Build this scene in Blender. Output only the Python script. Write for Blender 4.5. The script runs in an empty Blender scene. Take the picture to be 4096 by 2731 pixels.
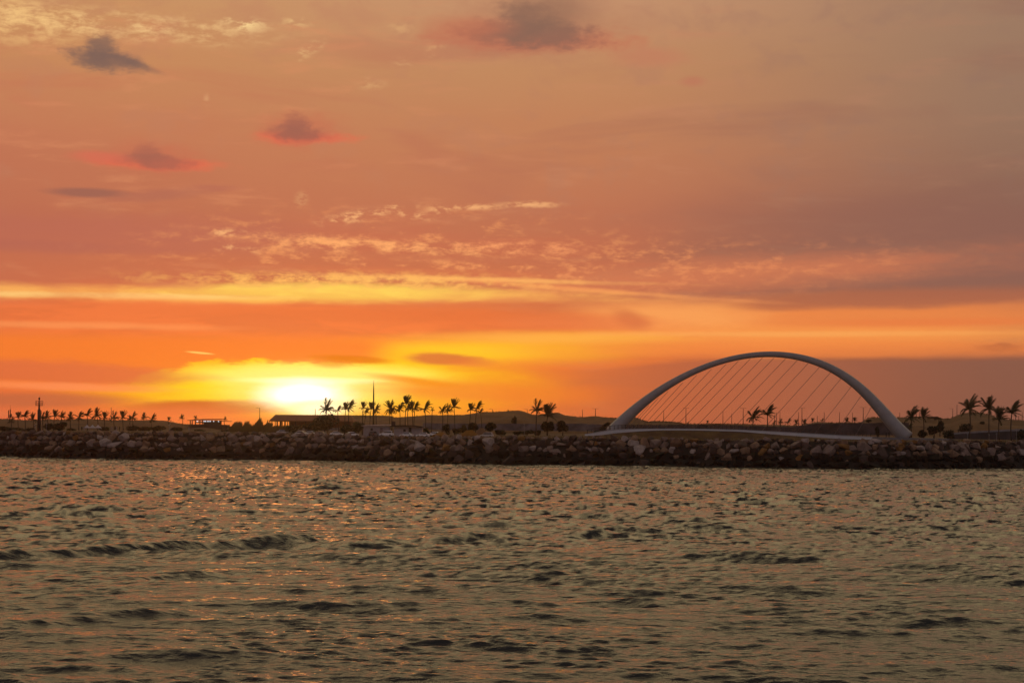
import bpy, bmesh, math, random
import numpy as np
from mathutils import Vector, Matrix
random.seed(7); RNG = np.random.default_rng(11)
PI = math.pi
sc = bpy.context.scene
COL = sc.collection
# ---------------------------------------------------------------- view geometry (metres, +Y looks to the shore)
F = 4096 * 60 / 36.0
HZ = 1725.0            # row of the true horizon in the 4096 px frame
CH = 9.5               # height of the camera above the water
ROLL = 0.0061
def tang(px, py):
    x = px + (py - HZ) * ROLL
    y = py - (px - 2048) * ROLL
    return (x - 2048) / F, (HZ - y) / F
def at(px, py, Y):
    a, b = tang(px, py)
    return Vector((a * Y, Y, CH + b * Y))
def mpp(Y): return Y / F            # metres per photo pixel at depth Y
def lerp_list(pts, x):
    if x <= pts[0][0]: return pts[0][1]
    for (a, b), (c, d) in zip(pts, pts[1:]):
        if x <= c: return b + (d - b) * (x - a) / (c - a)
    return pts[-1][1]
def smooth(a, b, x):
    t = min(1, max(0, (x - a) / (b - a))); return t * t * (3 - 2 * t)
def s2l(c):
    return tuple((v / 255 / 12.92) if v / 255 <= 0.04045 else ((v / 255 + 0.055) / 1.055) ** 2.4 for v in c)
# ---------------------------------------------------------------- node helper
class G:
    """tiny expression builder for shader nodes"""
    def __init__(s, tree): s.t = tree; s.n = tree.nodes; s.l = tree.links
    def new(s, typ, **kw):
        n = s.n.new(typ)
        for k, v in kw.items(): setattr(n, k, v)
        return n
    def put(s, sock, v):
        if isinstance(v, bpy.types.NodeSocket): s.l.new(v, sock)
        else:
            if sock.type == 'RGBA' and len(v) == 3: v = (*v, 1)
            sock.default_value = v
    def m(s, op, a, b=0.0, c=None):
        n = s.new('ShaderNodeMath', operation=op); s.put(n.inputs[0], a); s.put(n.inputs[1], b)
        if c is not None: s.put(n.inputs[2], c)
        return n.outputs[0]
    def rng(s, v, a, b, lo=0.0, hi=1.0, mode='SMOOTHSTEP'):
        n = s.new('ShaderNodeMapRange', interpolation_type=mode)
        for i, x in enumerate((v, a, b, lo, hi)): s.put(n.inputs[i], x)
        return n.outputs[0]
    def xyz(s, x, y, z):
        n = s.new('ShaderNodeCombineXYZ')
        for i, v in enumerate((x, y, z)): s.put(n.inputs[i], v)
        return n.outputs[0]
    def noise(s, vec, scale=1.0, detail=4.0, rough=0.55, dist=0.0):
        n = s.new('ShaderNodeTexNoise'); s.put(n.inputs['Vector'], vec)
        n.inputs['Scale'].default_value = scale; n.inputs['Detail'].default_value = detail
        n.inputs['Roughness'].default_value = rough; n.inputs['Distortion'].default_value = dist
        return n.outputs[0]
    def mix(s, f, a, b):
        n = s.new('ShaderNodeMix', data_type='RGBA'); s.put(n.inputs[0], f); s.put(n.inputs[6], a); s.put(n.inputs[7], b)
        return n.outputs[2]
    def ramp(s, f, stops, mode='LINEAR'):
        n = s.new('ShaderNodeValToRGB'); r = n.color_ramp; r.interpolation = mode
        while len(r.elements) < len(stops): r.elements.new(0.5)
        for e, (p, c) in zip(r.elements, sorted(stops)): e.position = p; e.color = (*c, 1)
        s.put(n.inputs[0], f); return n.outputs[0]
# ---------------------------------------------------------------- sky: a sunset seen by direction only
SUN_AZ, SUN_EL = math.atan((1195 - 2048) / F), math.atan((1725 - 1575) / F)
def build_world():
    w = bpy.data.worlds.new("World"); sc.world = w; w.use_nodes = True
    t = w.node_tree; t.nodes.clear(); g = G(t)
    tc = g.new('ShaderNodeTexCoord').outputs['Generated']
    sp = g.new('ShaderNodeSeparateXYZ'); g.put(sp.inputs[0], tc); dx, dy, dz = sp.outputs
    K = F / 1000
    X = g.m('MULTIPLY', g.m('ARCTAN2', dx, dy), K)            # azimuth, 0 = towards the shore
    V = g.m('MULTIPLY', g.m('ARCSINE', dz), K)                # elevation
    def P(px, py):
        a, b = tang(px, py); az = math.atan(a); el = math.atan(b * math.cos(az)); return az * K, el * K
    def nz(sx, sy, seed, detail=4, rough=0.55, dist=0.0):
        return g.noise(g.xyz(g.m('MULTIPLY', X, sx), g.m('MULTIPLY', V, sy), seed), 1.0, detail, rough, dist)
    nA = nz(0.9, 4.2, 3.1, 4, 0.55, 0.6)       # broad streaks
    nB = nz(2.6, 14.0, 7.7, 6, 0.62, 0.25)       # fine streaks
    nC = nz(6.5, 24.0, 1.3, 8, 0.66, 0.2)      # cloudlets
    nD = nz(4.0, 6.0, 9.4, 5, 0.6, 0.3)        # puffs
    cA, cB, cC, cD = [g.m('SUBTRACT', n, 0.5) for n in (nA, nB, nC, nD)]
    nF = nz(14.0, 30.0, 5.5, 6, 0.65, 0.2); cB = g.m('ADD', cB, g.m('MULTIPLY', cC, 0.55)); nM = g.m('ADD', g.m('MULTIPLY', nC, 0.5), g.m('MULTIPLY', nF, 0.5)); cE = g.m('ADD', g.m('MULTIPLY', cD, 0.7), g.m('MULTIPLY', g.m('SUBTRACT', nF, 0.5), 0.9))
    # ---- clear gradient, three azimuths
    def col(*c): return s2l(c)
    RV = 11.0                                   # ramp covers elevation 0..11 (90 degrees is 10.7)
    def grad(rows):
        return g.ramp(g.m('DIVIDE', g.m('ADD', V, g.m('MULTIPLY', cA, 0.22)), RV), [((1725 - y) / 1000 / RV, col(*c)) for y, c in rows])
    hi = [(-900, (250, 219, 160)), (-2600, (242, 216, 162)), (-4600, (120, 112, 104)), (-8500, (92, 90, 92))]
    left = grad([(1725, (226, 104, 72)), (1560, (236, 108, 62)), (1330, (232, 112, 70)), (1180, (204, 106, 78)), (930, (192, 106, 82)), (600, (202, 122, 88)), (300, (208, 142, 94)), (0, (214, 158, 104))] + hi)
    mid = grad([(1725, (232, 104, 60)), (1500, (238, 118, 58)), (1330, (238, 120, 62)), (1150, (202, 106, 76)), (900, (194, 112, 84)), (600, (200, 128, 90)), (300, (202, 142, 98)), (0, (206, 152, 114))] + hi)
    right = grad([(1725, (148, 90, 72)), (1480, (160, 96, 74)), (1300, (196, 110, 72)), (1150, (142, 94, 82)), (900, (142, 100, 84)), (500, (156, 120, 98)), (0, (166, 129, 103))] + hi)
    c = g.mix(g.rng(X, -2.0, 0.1), left, mid)
    c = g.mix(g.rng(X, 0.2, 2.2), c, right)
    c = g.mix(g.rng(V, 2.2, 1.6, 0.0, 0.07), c, (0, 0, 0))
    # ---- masks
    def ell(px, py, rx, ry, soft=0.5, warp=0.6, n=None, tilt=0.0):
        x0, y0 = P(px, py); n = cB if n is None else n
        ux = g.m('SUBTRACT', X, x0); uy = g.m('SUBTRACT', V, y0)
        if tilt: uy = g.m('SUBTRACT', uy, g.m('MULTIPLY', ux, tilt))
        ax = g.m('MULTIPLY', ux, 1000 / rx); ay = g.m('MULTIPLY', uy, 1000 / ry)
        d = g.m('SQRT', g.m('ADD', g.m('MULTIPLY', ax, ax), g.m('MULTIPLY', ay, ay)))
        if warp: d = g.m('ADD', d, g.m('MULTIPLY', n, warp))
        return g.rng(d, 1 + soft, 1 - soft)
    def rag(px, py, rx, ry, tilt=0.0):
        return g.m('MULTIPLY', ell(px, py, rx * 0.85, ry * 0.85, 0.95, 1.2, cC, tilt), g.rng(nF, 0.44, 0.62))
    def lay(mask, colr, k=1.0):
        nonlocal c
        mk = mask if k == 1.0 else g.m('MULTIPLY', mask, k)
        c = g.mix(mk, c, colr)
    mul = lambda a, b: g.m('MULTIPLY', a, b)
    # general mottling
    lay(g.rng(nA, 0.50, 0.72), g.mix(g.rng(X, -2, 2), col(196, 100, 80), col(146, 98, 84)), 0.40)
    lay(g.rng(nB, 0.52, 0.75), g.mix(g.rng(X, -1, 2.2), col(222, 142, 100), col(172, 124, 98)), 0.42)
    lay(mul(g.rng(nD, 0.50, 0.68), g.rng(V, 0.7, 1.0)), g.mix(g.rng(X, -1, 2.2), col(190, 124, 96), col(146, 112, 98)), 0.32)
    # darker mauve streak field, left middle
    lay(ell(500, 935, 900, 60, 0.8, 1.2, cB), col(182, 98, 84), 0.75)
    lay(ell(150, 985, 420, 20, 0.7, 1.0, cB), col(176, 94, 84), 0.6)
    # right: mauve mass over an orange clearing
    lay(ell(3900, 1050, 1100, 260, 0.7, 0.9, cA), col(140, 94, 84), 0.75)
    lay(ell(3300, 1290, 950, 95, 0.55, 1.1, cA, 0.03), col(246, 138, 70), 0.85)
    lay(ell(2680, 1265, 330, 60, 0.7, 1.0, cB), col(255, 166, 92), 0.8)
    lay(ell(3500, 1345, 900, 40, 0.8, 1.0, cB), col(255, 158, 78), 0.7)
    lay(ell(3650, 1190, 560, 36, 0.45, 1.0, cB, 0.02), col(172, 98, 74), 0.85)
    lay(ell(3130, 1225, 160, 18, 0.6, 0.8, cB), col(176, 98, 72), 0.6)
    lay(ell(2900, 1095, 900, 55, 0.8, 1.4, cB, 0.05), col(216, 122, 84), 0.7)
    lay(mul(ell(2700, 1085, 900, 85, 0.8, 0.8, cA, 0.03), g.rng(nM, 0.47, 0.64)), col(240, 146, 94), 0.6)
    # bright rippled cloudlets
    field = ell(1650, 1010, 850, 130, 0.8, 0.6, cA)
    lay(mul(field, g.rng(nA, 0.42, 0.6)), col(196, 102, 76), 0.7)
    lay(mul(field, g.rng(nM, 0.50, 0.66)), col(246, 160, 100), 0.8)
    lay(mul(ell(1500, 990, 520, 36, 0.6, 1.6, cC, -0.05), g.rng(nM, 0.43, 0.62)), col(255, 172, 108), 0.9)
    lay(mul(ell(2090, 990, 240, 24, 0.6, 1.5, cC, -0.03), g.rng(nM, 0.43, 0.62)), col(250, 158, 104), 0.85)
    lay(ell(1980, 1040, 520, 14, 0.7, 2.2, cB, -0.03), col(192, 104, 78), 0.8)
    lay(ell(1700, 1092, 560, 16, 0.7, 2.0, cB, -0.02), col(206, 108, 76), 0.75)
    lay(ell(1900, 1118, 560, 9, 0.8, 2.2, cB, -0.02), col(255, 178, 100), 0.85)
    lay(ell(2350, 1160, 520, 9, 0.8, 2.0, cB, -0.07), col(250, 156, 92), 0.7)
    for a in ((1765, 838, 60, 20, 0), (1650, 858, 70, 16, -0.15), (1890, 829, 110, 12, 0.02), (1545, 840, 120, 16, 0.15), (1400, 870, 120, 22, 0.2), (2120, 818, 110, 12, 0),
              (900, 930, 70, 14, 0), (930, 995, 90, 16, -0.1)):
        lay(rag(*a), col(250, 182, 122), 0.8)
    lay(rag(825, 415, 11, 34), col(240, 186, 132), 0.4); lay(rag(1230, 205, 60, 24, 0.5), col(232, 186, 126), 0.8)
    for a in ((1600, 115, 60, 20, 0), (1745, 205, 40, 26, 0), (1615, 250, 40, 24, 0), (1480, 335, 60, 22, 0), (1205, 800, 26, 30, 0.3)):
        lay(rag(*a), col(232, 180, 122), 0.4)
    # bright band
    lay(ell(900, 1180, 1450, 30, 0.5, 1.1, cB, 0.008), col(255, 180, 92), 0.85)
    lay(ell(1300, 1172, 620, 36, 0.5, 0.8, cB, 0.01), col(255, 216, 94), 0.95)
    lay(ell(380, 1182, 620, 11, 0.7, 1.1, cB, 0.01), col(255, 206, 124), 0.8)
    lay(mul(ell(1400, 1128, 700, 36, 0.7, 0.6, cB), g.rng(nM, 0.43, 0.60)), col(255, 190, 98), 0.9)
    # orange shelf beneath it
    lay(ell(1050, 1305, 1350, 92, 0.35, 0.7, cA), col(240, 114, 62), 0.85)
    lay(mul(ell(900, 1330, 1500, 150, 0.5, 0.5, cA), g.rng(nB, 0.46, 0.62)), col(214, 98, 58), 0.55); lay(ell(1500, 1262, 700, 26, 0.6, 1.0, cB), col(222, 102, 58), 0.7)
    lay(ell(250, 1300, 600, 12, 0.8, 1.4, cB), col(255, 156, 92), 0.5)
    # yellow clearing right of the sun
    lay(ell(1900, 1400, 620, 58, 0.6, 0.8, cA, 0.03), col(255, 176, 44), 0.95)
    lay(ell(1700, 1420, 340, 42, 0.7, 0.8, cB, 0.05), col(255, 214, 40), 0.9)
    lay(ell(2200, 1350, 420, 22, 0.8, 1.0, cB), col(255, 176, 74), 0.8)
    # low bank on the right
    x0, y0 = P(3200, 1432)
    top = g.m('ADD', g.m('SUBTRACT', V, y0), g.m('MULTIPLY', cB, 0.03))
    top = g.m('ADD', top, g.m('MULTIPLY', g.rng(X, 0.9, 0.1), 0.05))
    bank = mul(g.rng(top, 0.012, -0.016), g.rng(g.m('ADD', X, g.m('MULTIPLY', cA, 0.6)), -0.15, 0.75))
    lay(bank, g.mix(g.rng(X, 0.1, 2.0), col(192, 94, 64), col(132, 86, 74)), 0.96)
    lay(ell(3450, 1437, 560, 8, 0.8, 1.2, cB), col(150, 86, 66), 0.55)
    # glow round the sun, reaching up to the ragged cloud edge
    lay(ell(1230, 1570, 860, 165, 0.6, 0.35, cA), col(250, 130, 30), 0.85)
    lay(ell(1250, 1545, 760, 120, 0.45, 0.5, cB), col(255, 190, 4), 0.97)
    lay(ell(1270, 1545, 560, 105, 0.5, 0.45, cB), col(255, 236, 36), 0.97)
    lay(ell(1250, 1500, 420, 42, 0.6, 0.5, cB), col(255, 250, 120), 0.85)
    # clouds across the glow
    edge = g.m('ADD', g.m('SUBTRACT', V, P(1100, 1452)[1]), g.m('MULTIPLY', cC, 0.14))
    edge = g.m('ADD', edge, g.m('MULTIPLY', g.rng(X, -0.5, -0.05), -0.035))
    edge = g.m('ADD', edge, g.m('MULTIPLY', g.rng(X, -1.15, -1.6), 0.1))
    lay(mul(mul(g.rng(edge, -0.006, 0.02), g.rng(V, 0.40, 0.33)), g.rng(X, -0.42, -0.62)), col(244, 118, 46), 0.95)
    lay(ell(1400, 1436, 140, 15, 0.5, 1.4, cC, -0.05), col(222, 112, 10), 0.9)
    lay(ell(1330, 1452, 70, 18, 0.6, 1.6, cC), col(226, 118, 4), 0.7)
    lay(ell(1765, 1437, 130, 21, 0.45, 1.0, cB, -0.03), col(208, 100, 56), 0.9)
    lay(ell(1890, 1450, 90, 16, 0.6, 1.0, cB), col(226, 112, 58), 0.6)
    lay(ell(1420, 1560, 240, 9, 0.8, 0.9, cB), col(255, 208, 0), 0.7)
    lay(ell(1390, 1528, 230, 7, 0.7, 0.9, cB, -0.03), col(248, 190, 10), 0.6)
    lay(ell(1880, 1565, 420, 50, 0.55, 0.9, cA, -0.03), col(240, 124, 46), 0.85)
    lay(ell(1640, 1520, 150, 12, 0.7, 1.0, cB, -0.12), col(240, 136, 20), 0.8)
    lay(ell(1700, 1640, 330, 34, 0.7, 0.8, cB), col(255, 150, 30), 0.6)
    lay(ell(920, 1628, 340, 29, 0.35, 0.9, cB, 0.02), col(190, 80, 34), 0.97)
    lay(ell(1080, 1634, 130, 11, 0.6, 0.9, cB, -0.03), col(166, 76, 6), 0.85)
    lay(ell(640, 1668, 420, 34, 0.7, 0.8, cB), col(232, 104, 58), 0.8)
    lay(ell(250, 1490, 480, 44, 0.4, 1.0, cB, -0.03), col(214, 98, 66), 0.8)
    lay(ell(240, 1545, 380, 14, 0.7, 1.2, cB, -0.02), col(255, 140, 88), 0.85)
    lay(ell(130, 1600, 320, 26, 0.6, 1.0, cB), col(184, 92, 66), 0.85)
    lay(ell(800, 1411, 50, 4, 0.4, 0.2, cB, -0.08), col(255, 200, 104), 0.95)
    # the glare itself
    lay(ell(1225, 1560, 270, 78, 0.7, 0.4, cB), (1.15, 1.0, 0.30), 0.9)
    lay(ell(1240, 1523, 190, 12, 0.8, 0.5, cB), (1.5, 1.4, 0.75), 0.8)
    core = ell(1215, 1582, 150, 52, 0.7, 0.6, cB)
    lay(core, (1.7, 1.6, 1.35)); lay(ell(1215, 1594, 75, 36, 0.8, 0.0), (2.6, 2.4, 2.0))
    lay(ell(1250, 1632, 130, 36, 0.7, 0.5, cB), (1.3, 1.1, 0.32), 0.85); lay(ell(1270, 1636, 85, 26, 0.7, 0.5, cB), (1.6, 1.45, 0.9), 0.95)
    # small cumulus, grey above and red beneath
    def puff(px, py, rx, ry, body, rim, k=0.9, rk=0.8, tail=0):
        if rim:
            lay(ell(px + rx * 0.15, py + ry * 0.62, rx * 1.45, ry * 0.42, 0.7, 1.8, cE), rim, rk)
            lay(ell(px, py, rx * 1.3, ry * 1.1, 0.7, 1.5, cE), g.mix(0.5, body, rim), rk * 0.45)
        lay(ell(px, py + ry * 0.35, rx, ry * 0.55, 0.5, 1.9, cE, -0.06), body, k)
        lay(ell(px - rx * 0.18, py - ry * 0.25, rx * 0.42, ry * 0.75, 0.6, 2.2, cE), body, k * 0.9)
        if tail: lay(ell(px + rx * 0.9, py + ry * 0.62, rx * 0.6, ry * 0.2, 0.7, 1.2, cE, -0.3), body, k * 0.7)
    puff(430, 215, 132, 70, col(118, 92, 86), None, 0.84, tail=1)
    puff(1205, 520, 104, 52, col(156, 92, 80), col(236, 98, 74), 0.85, 0.9)
    puff(610, 628, 120, 46, col(160, 92, 80), col(236, 100, 74), 0.75, 0.85)
    lay(ell(410, 628, 90, 18, 0.7, 1.4, cD), col(216, 102, 82), 0.7)
    puff(2140, 105, 215, 96, col(134, 98, 84), col(200, 108, 82), 0.8, 0.75)
    lay(ell(2200, 40, 160, 60, 0.8, 1.4, cD), col(140, 102, 84), 0.6); lay(ell(1880, 110, 150, 34, 0.8, 1.4, cD), col(196, 112, 84), 0.6)
    lay(ell(2590, 230, 120, 36, 0.8, 1.6, cD), col(196, 118, 92), 0.5); lay(ell(2770, 326, 40, 16, 0.8, 1.4, cD), col(190, 110, 88), 0.5)
    lay(ell(360, 772, 140, 17, 0.5, 0.7, cB), col(150, 92, 82), 0.9)
    lay(ell(640, 780, 190, 22, 0.7, 1.5, cB, 0.12), col(174, 100, 84), 0.7); lay(ell(860, 752, 100, 11, 0.7, 1.2, cB), col(180, 100, 84), 0.5)
    lay(ell(4000, 1390, 66, 12, 0.5, 1.6, cE), col(138, 78, 64), 0.9); lay(ell(4010, 1380, 26, 10, 0.6, 1.6, cE), col(138, 78, 64), 0.8); lay(ell(2780, 1425, 90, 10, 0.8, 1.2, cB), col(206, 104, 66), 0.6)
    lay(ell(2520, 1275, 60, 30, 0.7, 1.3, cB, -0.25), col(206, 104, 66), 0.75); lay(ell(2300, 1290, 260, 30, 0.7, 1.0, cB), col(228, 116, 70), 0.6); lay(ell(3300, 1395, 1000, 34, 0.5, 1.0, cB), col(246, 134, 66), 0.6); lay(ell(3300, 1335, 700, 9, 0.8, 1.2, cB), col(255, 172, 92), 0.6); lay(ell(3700, 1290, 420, 14, 0.8, 1.2, cB), col(236, 122, 66), 0.7)
    # bright torn patches, top left
    tl = mul(ell(470, 100, 480, 46, 0.8, 1.0, cD, -0.02), g.rng(nM, 0.44, 0.64)); lay(tl, col(248, 202, 138), 0.85)
    lay(mul(ell(60, 70, 230, 80, 0.8, 1.0, cD), g.rng(nM, 0.42, 0.64)), col(248, 198, 128), 0.75)
    lay(rag(975, 98, 80, 26), col(252, 212, 146), 1.0); lay(rag(1190, 90, 60, 18), col(244, 200, 136), 0.6)
    # away from the sunset: dusk
    dusk = g.ramp(g.m('DIVIDE', V, RV), [(0.0, col(156, 136, 138)), (0.25, col(150, 138, 144)), (0.6, col(112, 108, 116)), (1.0, col(92, 90, 92))])
    ang = g.m('ABSOLUTE', X)
    c = g.mix(g.rng(ang, 4.0, 13.0), c, dusk)
    # physical twilight sky, a faint base under the clouds
    sky = g.new('ShaderNodeTexSky', sky_type='NISHITA'); sky.sun_disc = False
    sky.sun_elevation = SUN_EL; sky.sun_rotation = SUN_AZ
    b1 = g.new('ShaderNodeBackground'); g.put(b1.inputs[0], c); b1.inputs[1].default_value = SKY_K
    b2 = g.new('ShaderNodeBackground'); g.put(b2.inputs[0], sky.outputs[0]); b2.inputs[1].default_value = 0.006
    ad = g.new('ShaderNodeAddShader'); g.l.new(b1.outputs[0], ad.inputs[0]); g.l.new(b2.outputs[0], ad.inputs[1])
    out = g.new('ShaderNodeOutputWorld'); g.l.new(ad.outputs[0], out.inputs[0])
    w.cycles.sampling_method = 'MANUAL'; w.cycles.sample_map_resolution = 2048
SKY_K = 0.93
build_world()
sun = bpy.data.lights.new("sun", 'SUN'); sun.energy = 0.03; sun.angle = math.radians(9); sun.color = (1.0, 0.34, 0.10)
so = bpy.data.objects.new("sun", sun); COL.objects.link(so)
sd = Vector((math.sin(SUN_AZ) * math.cos(SUN_EL), math.cos(SUN_AZ) * math.cos(SUN_EL), math.sin(SUN_EL)))
so.rotation_euler = sd.to_track_quat('Z', 'Y').to_euler(); so.location = (0, -20, 60)
# ---------------------------------------------------------------- camera and output
cam = bpy.data.cameras.new("camera"); co = bpy.data.objects.new("camera", cam); COL.objects.link(co)
cam.lens = 60; cam.sensor_width = 36; cam.sensor_fit = 'HORIZONTAL'; cam.shift_y = (HZ - 1365.5) / 4096
cam.clip_start = 0.5; cam.clip_end = 30000
co.location = (0, 0, CH); co.rotation_euler = (PI / 2, -ROLL, 0); sc.camera = co
sc.view_settings.view_transform = 'Standard'; sc.view_settings.look = 'None'
sc.view_settings.exposure = 0; sc.view_settings.gamma = 1
sc.cycles.max_bounces = 6; sc.cycles.diffuse_bounces = 2; sc.cycles.glossy_bounces = 3
sc.cycles.volume_bounces = 0; sc.cycles.transparent_max_bounces = 6
# ---------------------------------------------------------------- materials
MATS = {}
def mat(name, colr, rough=0.8, var=0.25, scale=3.0, metal=0.0, spec=0.3, bump=0.0, hue=None, coords='Object', transl=0.0):
    if name in MATS: return MATS[name]
    m = bpy.data.materials.new(name); m.use_nodes = True; t = m.node_tree; g = G(t)
    b = t.nodes['Principled BSDF']; b.inputs['Roughness'].default_value = rough; b.inputs['Metallic'].default_value = metal
    b.inputs['Specular IOR Level'].default_value = spec
    tc = g.new('ShaderNodeTexCoord').outputs[coords]
    n = g.noise(tc, scale, 5, 0.6)
    lo = tuple(v * (1 - var) for v in colr); hi = tuple(min(1, v * (1 + var)) for v in (hue or colr))
    c = g.ramp(n, [(0.3, lo), (0.7, hi)])
    g.put(b.inputs['Base Color'], c)
    if bump:
        bn = g.new('ShaderNodeBump'); bn.inputs['Strength'].default_value = bump; bn.inputs['Distance'].default_value = 0.1
        g.put(bn.inputs['Height'], g.noise(tc, scale * 3, 5, 0.65)); g.l.new(bn.outputs[0], b.inputs['Normal'])
    if transl:
        tr = g.new('ShaderNodeBsdfTranslucent'); g.put(tr.inputs[0], c); mx = g.new('ShaderNodeMixShader'); mx.inputs[0].default_value = transl
        g.l.new(b.outputs[0], mx.inputs[1]); g.l.new(tr.outputs[0], mx.inputs[2]); g.l.new(mx.outputs[0], t.nodes['Material Output'].inputs[0])
    MATS[name] = m; return m
def lamp_mat(name, colr, k):
    m = bpy.data.materials.new(name); m.use_nodes = True; t = m.node_tree; t.nodes.clear(); g = G(t)
    e = g.new('ShaderNodeEmission'); g.put(e.inputs[0], colr); e.inputs[1].default_value = k
    o = g.new('ShaderNodeOutputMaterial'); g.l.new(e.outputs[0], o.inputs[0]); return m
# ---------------------------------------------------------------- mesh builder and tagging
class MB:
    def __init__(s): s.v = []; s.f = []; s.sm = []; s.mi = []; s.cur = 0
    def face(s, idx, smooth=False): s.f.append(tuple(idx)); s.sm.append(smooth); s.mi.append(s.cur)
    def box(s, c, d, rz=0.0, rx=0.0, ry=0.0, taper=1.0):
        R = Matrix.Rotation(rz, 3, 'Z') @ Matrix.Rotation(ry, 3, 'Y') @ Matrix.Rotation(rx, 3, 'X'); b = len(s.v)
        for z in (-1, 1):
            k = taper if z > 0 else 1.0
            for x, y in ((-1, -1), (1, -1), (1, 1), (-1, 1)):
                s.v.append(tuple(Vector(c) + R @ Vector((x * d[0] / 2 * k, y * d[1] / 2 * k, z * d[2] / 2))))
        for q in ((3, 2, 1, 0), (4, 5, 6, 7), (0, 1, 5, 4), (1, 2, 6, 5), (2, 3, 7, 6), (3, 0, 4, 7)): s.face([b + i for i in q])
    def tube(s, pts, rad, n=8, cap=True, sy=1.0):
        """rings along pts; rad scalar or list"""
        pts = [Vector(p) for p in pts]; b = len(s.v)
        up = Vector((0, 1, 0))
        for i, p in enumerate(pts):
            d = (pts[min(i + 1, len(pts) - 1)] - pts[max(i - 1, 0)]).normalized()
            a = d.cross(up)
            if a.length < 1e-3: a = d.cross(Vector((1, 0, 0)))
            a.normalize(); c = a.cross(d).normalized(); r = rad[i] if isinstance(rad, (list, tuple)) else rad
            for k in range(n):
                t = 2 * PI * k / n; s.v.append(tuple(p + a * (math.cos(t) * r) + c * (math.sin(t) * r * sy)))
        for i in range(len(pts) - 1):
            for k in range(n):
                k2 = (k + 1) % n; s.face((b + i * n + k, b + i * n + k2, b + (i + 1) * n + k2, b + (i + 1) * n + k), True)
        if cap:
            s.face([b + k for k in range(n)][::-1]); s.face([b + (len(pts) - 1) * n + k for k in range(n)])
    def quad(s, a, b, c, d): i = len(s.v); s.v += [tuple(a), tuple(b), tuple(c), tuple(d)]; s.face((i, i + 1, i + 2, i + 3))
    def tri(s, a, b, c): i = len(s.v); s.v += [tuple(a), tuple(b), tuple(c)]; s.face((i, i + 1, i + 2))
    def prism(s, outline, y0, y1):
        """outline in x,z extruded along y"""
        n = len(outline); b = len(s.v)
        for y in (y0, y1): s.v += [(x, y, z) for x, z in outline]
        s.face(range(b, b + n)); s.face(reversed(range(b + n, b + 2 * n)))
        for i in range(n): j = (i + 1) % n; s.face((b + j, b + i, b + n + i, b + n + j))
    def lathe(s, prof, n=12, c=(0, 0, 0)):
        b = len(s.v)
        for r, z in prof:
            for k in range(n): t = 2 * PI * k / n; s.v.append((c[0] + r * math.cos(t), c[1] + r * math.sin(t), c[2] + z))
        for i in range(len(prof) - 1):
            for k in range(n):
                k2 = (k + 1) % n; s.face((b + i * n + k, b + i * n + k2, b + (i + 1) * n + k2, b + (i + 1) * n + k), True)
        s.face([b + k for k in range(n)][::-1]); s.face([b + (len(prof) - 1) * n + k for k in range(n)])
    def mesh(s, name, mats):
        me = bpy.data.meshes.new(name); me.from_pydata(s.v, [], s.f)
        for m in (mats if isinstance(mats, (list, tuple)) else [mats]): me.materials.append(m)
        me.polygons.foreach_set('use_smooth', s.sm); me.polygons.foreach_set('material_index', s.mi); me.update(); return me
    def build(s, name, mats, parent=None, loc=None):
        o = bpy.data.objects.new(name, s.mesh(name, mats)); COL.objects.link(o)
        if parent: o.parent = parent
        if loc is not None: o.location = loc
        return o
def tag(o, label=None, cat=None, group=None, kind=None):
    if label: o['label'] = label
    if cat: o['category'] = cat
    if group: o['group'] = group
    if kind: o['kind'] = kind
    return o
def empty(name, loc, label, cat, group=None, rz=0.0):
    o = bpy.data.objects.new(name, None); COL.objects.link(o); o.empty_display_size = 0.3
    o.location = loc; o.rotation_euler.z = rz; return tag(o, label, cat, group)
def part(name, me, parent, loc=(0, 0, 0), rz=0.0, scale=None):
    o = bpy.data.objects.new(name, me); COL.objects.link(o); o.parent = parent; o.location = loc; o.rotation_euler.z = rz
    if scale: o.scale = scale
    return o
def grid_obj(name, P, mats, smooth=True):
    """P: rows x cols x 3 array"""
    r, c, _ = P.shape; me = bpy.data.meshes.new(name)
    me.vertices.add(r * c); me.vertices.foreach_set('co', P.reshape(-1).astype(np.float32))
    i = (np.arange(r - 1)[:, None] * c + np.arange(c - 1)[None, :]).reshape(-1)
    q = np.stack([i, i + 1, i + c + 1, i + c], 1).astype(np.int32); n = len(q)
    me.loops.add(n * 4); me.loops.foreach_set('vertex_index', q.reshape(-1))
    me.polygons.add(n); me.polygons.foreach_set('loop_start', np.arange(0, n * 4, 4, dtype=np.int32))
    me.polygons.foreach_set('use_smooth', np.full(n, smooth)); me.materials.append(mats); me.update(calc_edges=True); me.validate()
    o = bpy.data.objects.new(name, me); COL.objects.link(o); return o
# ---------------------------------------------------------------- the shore
WROW = [(0, 1825), (300, 1834), (560, 1837), (1000, 1838), (1460, 1846), (1750, 1853), (2020, 1858), (2500, 1863), (2960, 1871), (3460, 1877), (3800, 1875), (4096, 1873)]
def wf_px(px):
    y = lerp_list(WROW, px); return CH * F / (y - (px - 2048) * ROLL - HZ)
_wt = [(tang(p, y)[0], wf_px(p)) for p, y in WROW]
_wx = [p for p in np.linspace(0, 4096, 60)]
_wl = [(tang(p, lerp_list(WROW, p))[0], wf_px(p)) for p in _wx]
def W(t): return lerp_list(_wl, t)
CREST_ROW = [(0, 1722), (560, 1724), (1000, 1727), (1300, 1732), (1500, 1741), (2020, 1741), (2500, 1743), (2800, 1750), (3250, 1752), (3500, 1757), (4096, 1757)]
SLOPE = 14.0
_cl = []
for p in np.linspace(0, 4096, 60):
    a, b = tang(p, lerp_list(CREST_ROW, p)); _cl.append((a, CH + b * (W(a) + SLOPE)))
def crest(t): return lerp_list(_cl, t)
_rs = np.random.default_rng(3)
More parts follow.
